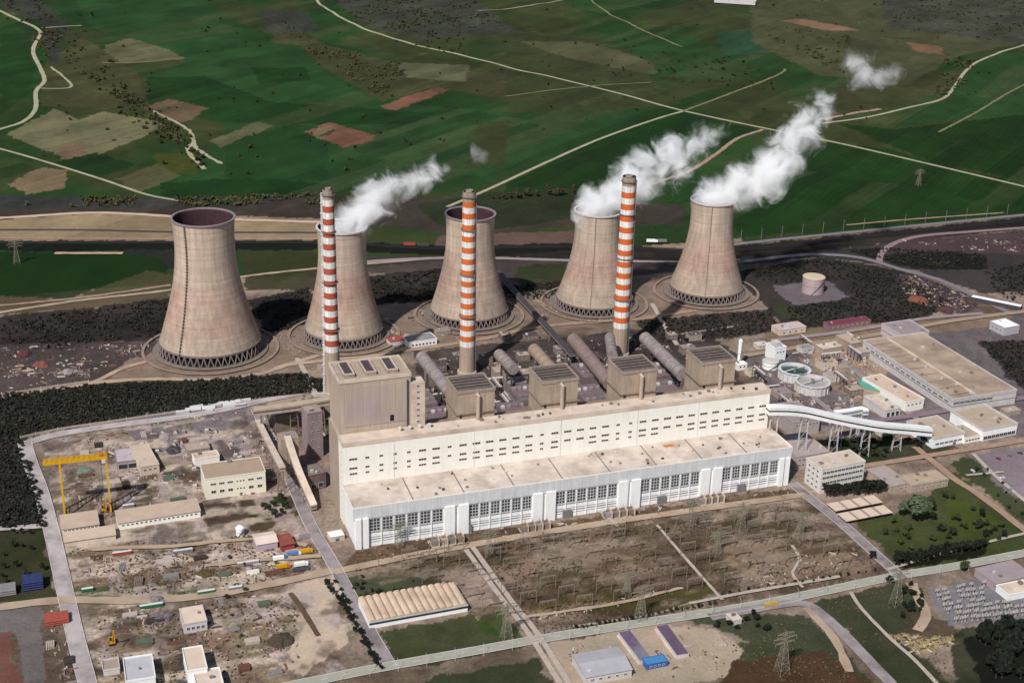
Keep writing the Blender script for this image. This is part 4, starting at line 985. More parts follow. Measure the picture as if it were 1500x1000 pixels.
# ---- coal side, left of the block
t=bld('transfer_tower','slender tan transfer tower between the two inclined conveyors','transfer tower',(414,699),(439,695),13,34,mat('b09c8a',.85,.15,.15,.15),LILAC,0,[('f',2,2,1.6,z,.15,.85,2,1) for z in (5,10,15,20,25,29)],.8,1)
t=bld('transfer_tower','open tan tower with purple side against the cream block end','transfer tower',(452,672),(474,668),16,42,mat('9c8988',.85,.18,.12,.2),TAN,0,[('f',2,2,1.6,z,.15,.85,2,1) for z in (8,16,24,32)],.8,2)
gallery('coal_conveyor',[(421,645,32),(436,690,20),(460,746,2)],5,4.5,'inclined tan coal conveyor sliding down to the street beside the hall',TAN,BEIGE2,legm=TAND)
gallery('coal_conveyor',[(372,607,20),(430,600,24),(500,588,30)],7,6,'long level tan conveyor running into the large boiler house',TAN,mat('b39f8b',.85,.15,.1),legm=TAND)
gallery('coal_conveyor',[(378,620,4),(398,660,18),(414,690,28)],4.5,4,'steep twin-rail conveyor climbing to slender transfer tower',BEIGE,BEIGE2,legm=TAND)
bld('crusher_house','long tan house over the level conveyor behind the slim chimney','crusher house',(404,632),(470,618),24,18,TAND,mat('a08c78',.85,.2,.1),0,[('f',6,2.4,1.6,11,.05,.95,2,1)],.8,6)
bld('ash_house','brown slatted ash house at the block corner by the street','ash house',(452,720),(478,714),18,14,mat('7a6663',.85,.2,.2,.2),TAND,0,[('f',2,4,4,2,.1,.9,1,1)],.6,3)
bld('shelter','cream low shelter at the street corner of the hall','shelter',(484,794),(505,790),9,4,BEIGE2,CREAM,0,[],.3,0,door=[(.5,3,2.6)])
# belt conveyor diagonal between the towers
gallery('belt_conveyor',[(728,398,6),(760,436,6),(800,480,8),(838,522,14)],5,3.5,'long diagonal belt conveyor running between third and fourth cooling towers',mat('8f7d7c',.8,.15,.1),DSTEEL)
bld('valve_house','grey roofed valve house with white front between the second and third cooling towers','valve house',(598,510),(640,504),18,6,WHITE,mat('8c8888',.8,.15,.1),0,[('f',7,2,2,1.5,.1,.95,1,1)],.5,2)
bld('valve_house','small red roofed hut beside the grey valve house','hut',(572,507),(592,504),12,5,PALE,RED,0,[],.3,1,shape='gable')
#SECTION yard
bld('office_house','two storey cream office with small windows and brown roof in the storage yard','office',(302,732),(390,720),27,18.5,mat('efe9d4',.75,.06,.2,.1),mat('a8937e',.9,.1,.1),0,[('f',3,4.2,1.7,12.5,.06,.48,3,1),('f',3,1.2,1.3,12.7,.5,.66,1,1),('f',2,4.2,1.7,12.5,.68,.97,3,1),('f',3,3.6,2.4,5.2,.06,.48,2,1),('f',3,1.2,1.3,6,.5,.66,1,1),('f',2,3.6,2.4,5.2,.68,.97,2,1)],.5,1,door=[(.58,2.2,2.6)])
bld('storage_shed','small cream shed with flat roof right behind the cream office','shed',(286,684),(322,678),11,7,CREAM,BEIGE2,0,[],.4,1)
bld('storage_shed','beige shed with a rounded roof end standing left of the scrap ring','shed',(207,697),(234,692),42,8,BEIGE2,mat('c9b39f',.9,.1,.1),0,[('f',3,2,1.6,4,.1,.9,2,1)],.4,1)
bld('storage_shed','pale lilac shed with an open grey front beside gantry crane','shed',(172,688),(204,684),24,7,LILAC,mat('b8a8ac',.9,.12,.1),0,[('f',2,8,4.5,.2,.08,.92,1,1)],.4,1)
bld('storage_shed','faded tan shed roof just behind the small cream shed','shed',(275,668),(308,663),14,5,TAN,BEIGE,0,[],.3,1)
bld('barrack','long low barrack with bright window strip, upper, by the perimeter road','barrack',(92,784),(146,776),20,5.5,CREAM,mat('bca692',.9,.12,.1),0,[('f',9,1.8,1.5,2.6,.03,.97,2,1)],.4,1,shape='shed',ridge=1.2)
bld('barrack','longest barrack with white wall and small square windows','barrack',(174,776),(294,757),18,6,CREAM,mat('bca693',.9,.12,.1),0,[('f',17,1.6,1.4,2.8,.03,.97,2,1)],.4,2,shape='shed',ridge=1.2)
bld('barrack','low roof of a plain barrack in front of the upper one','barrack',(95,801),(170,790),13,4.5,BEIGE2,mat('c6b09b',.9,.1,.1),0,[],.4,1,shape='shed',ridge=1.0)
bld('cottage','whitish cottage with square roof and purple-grey yard by the scrap heaps','cottage',(270,928),(304,922),20,7.5,mat('cfc4c4',.8,.1,.2),mat('d8c3ae',.9,.1,.1),0,[('f',4,1.9,2.2,2.4,.08,.92,2,1)],.6,1)
bld('workshop_hut','white gabled hut with purple-grey side, next to red sheds','hut',(377,808),(407,803),16,6,mat('b5a5b0',.8,.12,.2),mat('dcc8ba',.9,.1,.1),0,[],.4,0,shape='gable',ridge=2.2)
bld('workshop_hut','little red-roofed open shed right of the white gabled hut','hut',(413,807),(432,803),14,5,RED,mat('8a4a42',.8,.2,.2),0,[],.4,0,shape='shed',ridge=.8)
w1=bld('villa','new white two-level house, upper cube with roof terrace','house',(290,1026),(329,1019),20,8,WHITE,BEIGE2,0,[('f',1,4,3,5,.35,.75,2,1)],.9,1)
w2=bld('villa','white house cube stepped behind the new two-level house','house',(276,1004),(305,999),26,11,WHITE,mat('d6c1ac',.9,.1,.1),0,[('l',2,1.6,1.6,7,.2,.8,1,1)],.8,0)
bld('villa','grey roofed bright edged house beside the empty porch','house',(186,1014),(229,1007),26,8,WHITE,mat('b9b7ba',.8,.1,.1),0,[('f',3,2,1.6,3,.1,.9,2,1),('l',2,4,3,1,.1,.9,2,1)],1.1,1)
bld('porch_house','small open porch frame of white beams','porch',(152,990),(176,986),12,4,PALE,TAN,0,[],.9,0)
# arched warehouse
pa=P(541,921);pb=P(685,895); d=pb-pa; L=d.length
wh=thing('warehouse','long warehouse with a scalloped beige vault roof and bright white wall','warehouse',pa,math.atan2(d.y,d.x))
WD=30
MB().box(0,L,0,WD,0,6,bottom=False).build('wall',WHITE,wh)
nv=14
for k in range(nv):
    x0=L*k/nv; x1=L*(k+1)/nv; mb=MB(); vs=[];fs=[];m=8
    for j in range(m+1):
        a=math.pi*j/m; x=(x0+x1)/2-math.cos(a)*(x1-x0)/2*.985; z=6.05+math.sin(a)*1.6
        vs+=[(x,-.6,z),(x,WD+.6,z)]
    for j in range(m): fs.append((2*j,2*j+2,2*j+3,2*j+1))
    fs.append(tuple(2*j for j in range(m+1))[::-1]); fs.append(tuple(2*j+1 for j in range(m+1)))
    mb.add(vs,fs).build('roof_vault',mat('d2baa2',.85,.15,.08,second=('b89f88',.07,.4,.7)),wh,smooth=False)
MB().box(-.2,L+.2,-.65,-.02,5.2,6.0).build('gutter',GREYW,wh); MB().box(0,L,-.12,-.01,3.0,4.3).build('window_strip',GLASS,wh)
# gantry crane
def gantry(a,b,ztop,label):
    p=P(*a);q=P(*b); d=q-p; L=d.length; t=thing('gantry_crane',label,'gantry crane',p,math.atan2(d.y,d.x))
    mb=MB()
    for y in (-1.6,1.6):
        mb.bar((-12,y,ztop),(L+1,y,ztop),1.3,0,2.4)
        for k in range(12): x=-12+(L+13)*k/12; mb.bar((x,y,ztop+1.1),(x+(L+13)/12,y,ztop+2.6),.35); 
        mb.bar((-12,y,ztop+2.6),(L+1,y,ztop+2.6),.5)
    for k in range(13): x=-12+(L+13)*k/12; mb.bar((x,-1.6,ztop),(x,1.6,ztop),.5)
    mb.build('girder',YEL,t)
    for x in (0,L):
        mb=MB()
        for s in (-1,1): mb.bar((x,s*7,1.4),(x,s*1.8,ztop-.8),1.3)
        for k in range(4): z=ztop*(k+.6)/4.6; w=7-5.2*z/ztop; mb.bar((x,-w,z),(x,w,z),.5)
        mb.bar((x,-8,1.0),(x,8,1.0),1.2); mb.build('leg',YEL,t)
    MB().box(L*.86,L*.93,-2.2,2.2,ztop+1.3,ztop+3.4).build('trolley',ORANGE,t); MB().box(L*.9,L*.9+3,-3.4,-1.9,ztop-4,ztop-1.3).build('cab',PALE,t)
    MB().tube([(L*.88,0,ztop-1),(L*.88,0,8)],.15,6).build('hook_cable',DSTEEL,t)
    return t
gz=ZH(P(160,748),672)
gantry((95,752),(162,744),gz,'tall yellow gantry crane spanning the scrap yard')
def machine(px,label):
    b=P(*px); t=thing('yellow_machine',label,'crane',b,.4)
    MB().box(-2,2,-3,3,0,1.2).build('tracks',RUBBER,t); MB().box(-1.8,1.8,-2.4,2.6,1.25,3.8).build('body',YEL,t); MB().box(-1.7,0,-2.6,-.8,3.85,5.6).build('cab',GLASS,t)
    MB().bar((.5,-2,3),(1,-8,15),.9).build('boom',YEL,t); MB().bar((1,-8,15),(1,-11,7),.6).build('stick',ORANGE,t)
machine((164,942),'yellow crawler excavator with its boom raised among scrap')
machine((152,748),'orange-yellow excavator parked beneath the gantry crane leg')
# vehicles
def truck(px,rz,cab,box,label,group=None,flat=False):
    b=P(*px); t=thing('truck',label,'truck',(b.x,b.y,0),rz,group)
    MB().box(-1.25,1.25,3.2,5.2,.7,3.1).build('cab',cab,t); MB().box(-1.1,1.1,5.2,5.24,1.9,2.8).build('windscreen',GLASS,t)
    MB().box(-1.3,1.3,-5,3.0,1.1,1.6 if flat else 3.7).build('cargo_body',box,t); MB().box(-.6,.6,-4.8,5,.6,1.05).build('chassis',DSTEEL,t)
    for y in (4.2,-2.2,-3.6):
        for s in (-1,1): MB().tube([(s*1.0,y,.5),(s*1.32,y,.5)],.5,12).build('wheel',RUBBER,t)
    return t
truck((410,820),ANG-R(90),BLUE,WHITE,'truck with white box and blue cab, first by the red shed')
truck((431,813),ANG-R(90),WHITE,mat('6b7fb8',.5,.1,.4),'truck with pale blue box behind the white box truck')
truck((448,810),ANG-R(90),YEL,YEL,'yellow truck parked at the street edge')
truck((415,832),ANG-R(90),ORANGE,YEL,'orange and yellow tipper in front of the white box truck')
truck((441,829),ANG-R(90),WHITE,CREAM,'cream flatbed lorry beside the orange tipper',None,False)
def car(px,rz,m,label,group=None):
    b=P(*px); t=thing('parked_car',label,'car',(b.x,b.y,.02),rz,group)
    MB().box(-.9,.9,-2.2,2.2,.35,.9).build('body',m,t)
    MB().add([(-.85,-1.6,.9),(.85,-1.6,.9),(.85,.9,.9),(-.85,.9,.9),(-.7,-1.1,1.45),(.7,-1.1,1.45),(.7,.3,1.45),(-.7,.3,1.45)],[(0,1,5,4),(1,2,6,5),(2,3,7,6),(3,0,4,7)]).build('cabin_glass',GLASS,t)
    MB().box(-.7,.7,-1.1,.3,1.45,1.5).build('roof',m,t)
    for y in (1.35,-1.35):
        for s in (-1,1): MB().tube([(s*.75,y,.33),(s*.93,y,.33)],.33,10).build('wheel',RUBBER,t)
    return t
truck((1128,888),ANG-R(90),YEL,mat('b8a060',.6,.2,.4),'yellow truck standing on the avenue near the curved side road')
CARC=[(WHITE,'white'),(mat('8a2028',.3,.1,1,spec=.6),'red'),(STEEL,'silver'),(DARK,'black'),(BLUE,'blue')]
for i,(u,v) in enumerate([(1425,690),(1462,672),(1478,668),(1494,664),(1480,718),(1468,700),(1394,658),(1400,657)]):
    m,c=CARC[i%5]; car((u,v),ANG+R(15*i),m,f'{c} car parked on the '+['lilac forecourt by the lane','lilac forecourt, upper row','lilac forecourt beside the silver car','far edge of the lilac forecourt','lower lilac forecourt by the grass','lilac forecourt, alone in the middle','kerb in front of low white building','kerb in front of low white building'][i]+('' if i<6 else (' behind a black one' if i==6 else ', second in line')))
for i,(u,v,c,m) in enumerate([(955,357,'white',WHITE),(968,357,'grey',STEEL),(600,362,'rusty',RED),(620,363,'dark',DSTEEL)]):
    b=P(u,v); t=thing('rail_wagon',f'{c} rail wagon on the dark line '+['left of the far end cooling tower','next to the white wagon by the far tower','between second and third cooling towers','coupled to the rusty wagon'][i],'rail wagon',(b.x,b.y,1.6),.03)
    MB().box(-7,7,-1.5,1.5,1.1,4.2).build('body',m,t); MB().box(-7.3,7.3,-1.2,1.2,.7,1.08).build('frame',DSTEEL,t)
    for x in (-5,-3.6,3.6,5):
        for s in (-1,1): MB().tube([(x,s*.7,.45),(x,s*.85,.45)],.45,10).build('wheel',RUBBER,t)
# containers on the wood edge + yard
def container(px,rz,m,label,L=12,group=None,z=0):
    b=P(*px); t=thing('container',label,'container',(b.x,b.y,z),rz,group)
    mb=MB().box(0,L,0,2.5,.1,2.7)
    for k in range(int(L/1.0)): mb.box(k*1.0+.2,k*1.0+.7,-.06,0,.3,2.5); mb.box(k*1.0+.2,k*1.0+.7,2.5,2.56,.3,2.5)
    mb.build('body',m,t); MB().box(L,L+.06,.1,2.4,.2,2.6).build('door',STEEL,t); MB().box(.05,L-.05,.05,2.45,2.703,2.75).build('roof',mat('d8d6d4',.6,.12,.4),t)
cl=[(258,607,12,PALE),(272,603,14,WHITE),(279,600,12,GREYW),(296,600,12,WHITE),(303,604,6,GREYW),(306,598,12,PALE),(318,594,12,WHITE),(327,598,12,GREYW),(336,592,12,WHITE),(345,597,10,LILAC),(352,590,10,PALE)]
for i,(u,v,L,m) in enumerate(cl): container((u,v),ANG+R(3*(i%3)),m,'white site cabin in the row at the dark wood edge',L,'site cabins along the wood edge')
for (u,v,m,lb,L) in ((205,893,GREENP,'bright green container beside the dirt lane',16),(290,872,GREENP,'green tarpaulined container at the dirt lane bend',12),(335,866,STEEL,'grey container pair end at the lane bend',10),(120,868,GREENP,'dark green skip near the perimeter road',8),(362,842,CREAM,'cream container below the lilac slab',9),(165,815,RED,'rust red pipe crate row behind plain barrack',14),(255,812,STEEL,'blue-grey container in the brown storage rows',14),(348,830,LILAC,'lilac flat container in the storage rows',16),(225,680,NAVY,'dark navy crate beside the rounded shed',5),(180,745,STEEL,'grey crate right of the gantry crane leg',9)):
    container((u,v),ANG,m,lb,L)
def stack(name,px,n,L,m,label,cat,dz=.8,r=.4,rows=4,rz=ANG):
    b=P(*px); t=thing(name,label,cat,b,rz)
    for j in range(rows):
        for k in range(n): MB().tube([(0,k*2.1*r,r+j*2*r*.9),(L,k*2.1*r,r+j*2*r*.9)],r,8).build('pipe',m,t)
stack('pipe_stack',(66,918),7,16,RED,'rusty red pipe stack at the perimeter road corner','pipe stack',r=.8,rows=3)
stack('pipe_stack',(34,866),6,14,NAVY,'navy blue pipe stack left of the perimeter road','pipe stack',r=1.0,rows=4)
stack('pipe_stack',(0,874),6,11,STEEL,'grey pipe stack against the frame edge, left of the navy one','pipe stack',r=.9,rows=3)
stack('pipe_stack',(208,858),5,10,TAND,'brown pipe stack on the open brown rows','pipe stack',r=.6,rows=2,rz=ANG+1.4)
stack('pipe_stack',(430,838),4,12,DSTEEL,'dark pipe stack near the street by the trucks','pipe stack',r=.5,rows=2)
# lower works
bld('site_shed','grey roofed shed in the bottom lot','shed',(858,1003),(925,991),26,6,PALE,mat('aba8ac',.8,.1,.1),0,[('f',5,2,1.5,2.5,.05,.95,2,1)],.4,2,shape='gable')
def trough(a,b,w,label,m):
    pa=P(*a);pb=P(*b); d=pb-pa; L=d.length; t=thing('storage_trough',label,'storage bay',pa,math.atan2(d.y,d.x))
    MB().box(0,L,-w/2,w/2,.2,3.2).build('wall',PALE,t); MB().box(.3,L-.3,-w/2+.3,w/2-.3,3.21,3.5).build('roof',m,t); MB().box(0,L,-w/2-1,-w/2-.02,.1,1.2).build('ledge',BEIGE2,t)
trough((914,930),(946,972),9,'grey and purple roofed long shed on pale lot, first of two',mat('7d7684',.8,.2,.08,second=('6a5670',.05,.4,.6)))
trough((969,921),(1000,964),9,'purple roofed long shed on pale lot, beside the bare yard',mat('665468',.8,.2,.08))
bld('site_office','bright blue site office at the foot of the long sheds','site office',(947,981),(978,975),8,4,BLUE,mat('4a86b8',.6,.1,.3),0,[('f',4,1.4,1.2,1.4,.1,.9,1,1)],.3,0)
bld('control_house','lilac flat roofed control house inside the grey substation','control house',(1456,865),(1510,852),22,6,mat('a8979a',.8,.12,.2),mat('9d8f90',.9,.12,.1),0,[('f',6,2,1.5,2.5,.05,.95,2,1)],.7,2)
bld('control_house','bright white control house on the substation edge','control house',(1476,880),(1515,872),14,5,WHITE,BEIGE2,0,[],.5,1)
bld('farm_factory','white roofed factory far across the fields at the top edge','factory',(1046,4),(1106,8),40,8,PALE,PALE,0,[],.5,3)
bld('kiosk','small pale kiosk at the edge of dark thicket','kiosk',(1073,916),(1086,913),9,4,PALE,BEIGE2,0,[],.3,1)
# low machinery in front of the hall
for i,(u,v,w) in enumerate(((655,795,26),(783,775,24),(906,755,26),(1040,735,22))):
    p=P(u,v); t=thing('transformer',['transformer bay by the first window group','transformer bay by the second window group','transformer bay by the third window group','transformer bay by the fourth window group'][i],'transformer',(p.x,p.y,0),ANG)
    MB().box(-w/2,w/2,-5,5,0,.5).build('plinth',CONC,t)
    for k in range(4):
        x=-w/2+w*(k+.5)/4
        o=MB().box(x-1.9,x+1.9,-3,3,.52,5.2).build('tank',random.choice([TAND,LILAC,BEIGE]),t)
        MB().box(x-2.6,x-1.95,-2.6,2.6,1,4.6).build('radiator',STEEL,o)
        for j in (-1,0,1): MB().lathe([(.35,5.2),(.2,5.8),(.35,6.3),(.15,7.6)],8).build('bushing',TAND,o,(x+j*1.1,0,0))
        MB().box(x+2.2,x+2.5,-5,5,.5,7).build('fire_wall',BEIGE2,t)
#SECTION pylons
def pylon_meshes(h,w):
    mb=MB(); n=7
    def hw(z): return w*(1-z/h)**1.15+.45
    for sx in (-1,1):
        for sy in (-1,1):
            for i in range(n): z0=h*i/n; z1=h*(i+1)/n; mb.bar((sx*hw(z0),sy*hw(z0),z0),(sx*hw(z1),sy*hw(z1),z1),.22)
    for i in range(n):
        z0=h*i/n; z1=h*(i+1)/n; a=hw(z0);b=hw(z1)
        for q in range(4):
            c=[(-1,-1),(1,-1),(1,1),(-1,1)]; p=c[q]; r=c[(q+1)%4]
            mb.bar((p[0]*a,p[1]*a,z0),(r[0]*b,r[1]*b,z1),.1); mb.bar((r[0]*a,r[1]*a,z0),(p[0]*b,p[1]*b,z1),.1); mb.bar((p[0]*b,p[1]*b,z1),(r[0]*b,r[1]*b,z1),.13)
    me=bpy.data.meshes.new('lattice'); me.from_pydata(mb.v,[],mb.f); me.materials.append(mat('8f8a78',.7,.15,.5)); me.update()
    arms=[]
    for z,l in ((h*.74,7.5),(h*.85,9),(h*.95,6.5)):
        mb=MB()
        for s in (-1,1):
            mb.bar((0,.5,z),(s*l,0,z+.4),.22); mb.bar((0,-.5,z),(s*l,0,z+.4),.22); mb.bar((0,0,z+2),(s*l,0,z+.4),.2); mb.bar((s*l,0,z+.4),(s*l,0,z-2),.2)
        ma=bpy.data.meshes.new('cross_arm'); ma.from_pydata(mb.v,[],mb.f); ma.materials.append(mat('8f8a78',.7,.15,.5)); ma.update(); arms.append(ma)
    return me,arms
PM={}
def pylon(px,topv,label):
    b=P(*px); h=round(ZH(b,topv)/4)*4; h=max(12,h)
    if h not in PM: PM[h]=pylon_meshes(h,h*.11)
    t=thing('transmission_pylon',label,'pylon',b,ANG+.1)
    link('lattice',PM[h][0],None,t)
    for a in PM[h][1]: link('cross_arm',a,None,t)
for u,v,tv,lb in ((25,386,350,'lattice pylon by the dark railway at the left edge'),(716,812,775,'grey lattice pylon at the start of the twin concrete channels'),(742,935,880,'lattice pylon over the bright green lawn beside the twin channels'),(938,908,858,'lattice pylon behind the avenue hedge in the yellowish grass'),(918,872,838,'lattice pylon on the rubble strip in the switchyard'),(1050,812,775,'lattice pylon beside the diagonal trench in the switchyard'),(1012,772,735,'lattice pylon close in front of the turbine hall road'),(1145,985,925,'lattice pylon on the brown patch below the avenue'),(1312,885,838,'lattice pylon on dark grass under the road junction'),(1170,790,752,'lattice pylon near the road in front of the white office'),(585,800,768,'lattice pylon before the first window group of the hall'),(1085,775,735,'lattice pylon left of the road corner in the switchyard'),(1345,272,250,'lone lattice pylon on the dark green field beyond the railway')):
    pylon((u,v),tv,lb)
# switchyard portal frames
gme=None
PU=[]
for r_ in range(6):
    for c_ in range(10):
        f=(r_+.6)/6.5; g_=(c_+.7)/10.5; PU.append((540+(1185-540)*g_+(760-540)*f*.9*(1-g_)+ (1290-1185)*f*g_,838+(738-838)*g_+(925-838)*f*(1-g_)+(838-738)*f*g_))
for i in range(20+len(PU)):
    if i<20: u=[1000,1030,1060,1095,1125,1150,730,765,800,840,875,905,1110,1140,1180,1215,640,668,600,628][i]
    if i<20: v=[772,768,790,760,756,770,812,806,800,795,790,785,800,795,800,815,812,806,822,826][i]
    else: u,v=PU[i-20]
    b=P(u,v); t=thing('portal_frame','thin grey steel portal frame standing in the brown switchyard','portal frame',b,ANG,'portal frames of the switchyard')
    if gme is None:
        mb=MB(); mb.bar((0,0,0),(0,0,11),.35); gme=[mb.build('column',mat('857a6e',.7,.15,.5),t,(-6,0,0)).data]; link('column',gme[0],None,t,(6,0,0))
        mb=MB(); mb.bar((-6,0,11),(6,0,11),.5); mb.bar((-6,0,10),(6,0,10),.25)
        for k in range(6): mb.bar((-6+2*k,0,10),(-5+2*k,0,11),.2)
        gme.append(mb.build('beam',mat('857a6e',.7,.15,.5),t).data)
        mb=MB()
        mb.tube([(0,0,9.9),(0,0,8)],.22,8)
        gme.append(mb.build('insulator',TAND,t,(-4,0,0)).data); [link('insulator',gme[2],None,t,(x,0,0)) for x in (0,4)]
    else:
        [link('column',gme[0],None,t,(x,0,0)) for x in (-6,6)]; link('beam',gme[1],None,t); [link('insulator',gme[2],None,t,(x,0,0)) for x in (-4,0,4)]
# substation equipment
mb=MB().box(-.5,.5,-.5,.5,0,2.2); mb.box(-1.4,1.4,-.35,.35,2.2,2.6)
for x in (-1.1,0,1.1): mb.tube([(x,0,2.6),(x,0,4.2)],.18,8)
eq=None; rg=random.Random(5); cnt=0
for r_ in range(7):
    for c_ in range(15):
        f=(r_+.5)/7; g_=(c_+.5)/15
        u0=1362+(1395-1362)*f; v0=866+(914-866)*f; u1=1515; v1=838+(902-838)*f
        u=u0+(u1-u0)*g_; v=v0+(v1-v0)*g_
        if (u>1440 and v<884) or rg.random()<.12: continue
        b=P(u+rg.random()*4,v+rg.random()*2)
        t=thing('breaker','grey circuit breaker on the gravel of the substation','circuit breaker',b,ANG,'circuit breakers in the substation')
        if eq is None:
            a=MB().box(-.5,.5,-.5,.5,0,2.2).build('pedestal',CONC,t); h_=MB().box(-1.6,1.6,-.4,.4,2.2,2.7).build('crossbar',DSTEEL,t)
            mb=MB()
            mb.tube([(0,0,2.7),(0,0,5.0)],.28,8)
            i_=mb.build('insulator',PALE,t,(-1.3,0,0)); [link('insulator',i_.data,None,t,(x,0,0)) for x in (0,1.3)]; eq=[a.data,h_.data,i_.data]
        else:
            link('pedestal',eq[0],None,t); link('crossbar',eq[1],None,t); [link('insulator',eq[2],None,t,(x,0,0)) for x in (-1.3,0,1.3)]
# railway masts
mm=None
for i in range(16):
    u=1085+i*30; v=352-(u-1095)*.098; b=P(u,v)
    t=thing('railway_mast','slim grey railway mast along the line at the field edge','mast',(b.x,b.y,0),ANG,'railway masts at the field edge')
    if mm is None:
        mm=[MB().bar((0,0,0),(0,0,15),.45).build('pole',mat('7d8074',.7,.15,.5),t).data, MB().bar((0,0,13.5),(0,-6,14),.4).build('bracket',DSTEEL,t).data]
    else: link('pole',mm[0],None,t); link('bracket',mm[1],None,t)
# street lamps on the avenue
lm=None
for i in range(24):
    f=i/23; u=500+f*960; v=(988-.178*(u-500)) if u<1310 else (844-.165*(u-1310)); b=P(u,v+9)
    t=thing('street_lamp','grey street lamp along the lower avenue','street lamp',(b.x,b.y,0),ANG,'street lamps along the lower avenue')
    if lm is None:
        lm=[MB().tube([(0,0,0),(0,0,8.5)],[.16,.09],8).build('pole',PALE,t).data,MB().tube([(0,0,8.4),(0,1.6,9)],.08,6).build('arm',PALE,t).data,MB().box(-.18,.18,1.4,2.3,8.95,9.12).build('lamp_head',STEEL,t).data]
    else:
        for nm,q in zip(('pole','arm','lamp_head'),lm): link(nm,q,None,t)
#SECTION plants
def leafcloud(n,rx,ry,rz,cz,size,rg,lump=9,shape='round'):
    """n leaf faces gathered in lumps through a crown's volume"""
    L=[]
    for k in range(lump):
        d=rg.normal(size=3); d/=np.linalg.norm(d); q=rg.random()**.5*.72; L.append(d*q)
    V=np.empty((n*4,3)); j=0
    for i in range(n):
        c=L[rg.integers(lump)]; d=rg.normal(size=3); d/=np.linalg.norm(d); p=c+d*(.22+.2*rg.random())
        if shape=='cone':
            z=rg.random(); a=rg.random()*6.283; r=(1-z)*(.55+.45*rg.random())*(0.75+.25*math.sin(z*40)); p=np.array([r*math.cos(a),r*math.sin(a),z*2-1])
        p=p*np.array([rx,ry,rz])+np.array([0,0,cz]); nn=d+np.array([0,0,.4])+rg.normal(size=3)*.35; nn/=np.linalg.norm(nn)
        t=np.cross(nn,rg.normal(size=3)); t/=np.linalg.norm(t); b=np.cross(nn,t); s=size*(.6+.8*rg.random())
        V[j:j+4]=[p-t*s-b*s*.7,p+t*s-b*s*.7,p+t*s*.7+b*s,p-t*s*.7+b*s]; j+=4
    return V,np.arange(n*4).reshape(n,4)
TRUNKM=mat('4a3c30',.95,.2,1)
LEAF=[mat('38432a',.9,.2,.3,rnd=.25,island=0,second=('25301c',.25,.35,.6)),mat('4a5424',.9,.2,.3,rnd=.25,second=('343f1c',.25,.35,.6)),mat('232a1c',.9,.25,.3,rnd=.25,second=('171b12',.25,.35,.6)),mat('5b6a50',.9,.15,.3,rnd=.15,second=('47563c',.25,.35,.6)),mat('4f4a2c',.9,.2,.3,rnd=.25,second=('3a3420',.25,.35,.6))]
_TREE={}
def tree_proto(kind,var,mi):
    k=(kind,var,mi)
    if k in _TREE: return _TREE[k]
    rg=np.random.default_rng(var*31+len(kind)); 
    if kind=='conifer': V,F=leafcloud(420,.28,.28,.44,.56,.045,rg,shape='cone')
    elif kind=='poplar': V,F=leafcloud(380,.17,.17,.46,.54,.045,rg,14)
    else: V,F=leafcloud(520,.40+.06*rg.random(),.40+.06*rg.random(),.31,.66,.052,rg,10)
    me=fastmesh('crown',V,F); me.materials.append(LEAF[mi])
    mb=MB(); mb.tube([(0,0,0),(.01,0,.25),(0,.01,.6)],[.035,.026,.012],8)
    for a in range(5):
        an=a*1.3; mb.tube([(0,0,.3+.05*a),(.18*math.cos(an),.18*math.sin(an),.55+.06*a)],[.013,.005],5)
    tm=bpy.data.meshes.new('trunk'); tm.from_pydata(mb.v,[],mb.f); tm.materials.append(TRUNKM); tm.update()
    _TREE[k]=(me,tm); return _TREE[k]
def tree(px,h,kind,mi,label,group,name='tree'):
    b=P(*px); z=float(ground_z(b.x,b.y)); me,tm=tree_proto(kind,random.randrange(4),mi)
    t=thing(name,label,name,(b.x,b.y,z-.1),random.random()*6.28,group); t.scale=(h*(.85+.35*random.random()),)*2+(h,)
    link('crown',me,None,t); link('trunk',tm,None,t)
def line(p,q,n,j=2): 
    return [(p[0]+(q[0]-p[0])*(i+.5)/n+random.uniform(-j,j),p[1]+(q[1]-p[1])*(i+.5)/n+random.uniform(-j/2,j/2)) for i in range(n)]
def area(poly,n):
    xs=[p[0] for p in poly];ys=[p[1] for p in poly]; out=[]
    while len(out)<n:
        u=random.uniform(min(xs),max(xs));v=random.uniform(min(ys),max(ys))
        if inpoly(np.array([u]),np.array([v]),poly)[0]: out.append((u,v))
    return out
for p in line((1205,728),(1292,722),15,3): tree(p,random.uniform(11,15),'round',2,'dark tree in the screen before the white office','dark trees before the white office')
for p in area([(1265,770),(1330,752),(1400,715),(1490,790),(1410,815),(1330,822)],46): tree(p,random.uniform(5,9),'round',random.choice([0,1,1,2]),'green garden tree scattered over the park lawn','trees on the park lawn')
for p in line((1312,828),(1440,803),26,4): tree(p,random.uniform(8,12),random.choice(['round','conifer']),2,'dark evergreen in the belt along the avenue','evergreen belt along the avenue')
for p in area([(1425,935),(1500,918),(1500,995),(1460,995)],34): tree(p,random.uniform(10,15),'round',2,'blackish tree of the bottom corner wood','trees of the bottom corner wood')
tree((1334,762),23,'round',3,'big rounded grey-green tree in front of terrace house',None); tree((1347,764),20,'round',3,'smaller rounded grey-green tree just beside the big one',None); tree((1322,757),16,'round',3,'grey-green tree against the lilac bungalow',None)
tree((1412,836),9,'round',1,'bright olive tree bulging over the avenue',None)
for p in area([(1215,645),(1340,645),(1380,660),(1275,678)],30): tree(p,random.uniform(5,9),'round',random.choice([0,0,2]),'green shrub tree on the lawn under the white bridge','trees under the white bridge')
for p in area([(385,745),(412,730),(428,748),(395,765)],9): tree(p,random.uniform(6,9),'round',0,'green tree at the street side of the brown lawn','trees at the brown lawn')
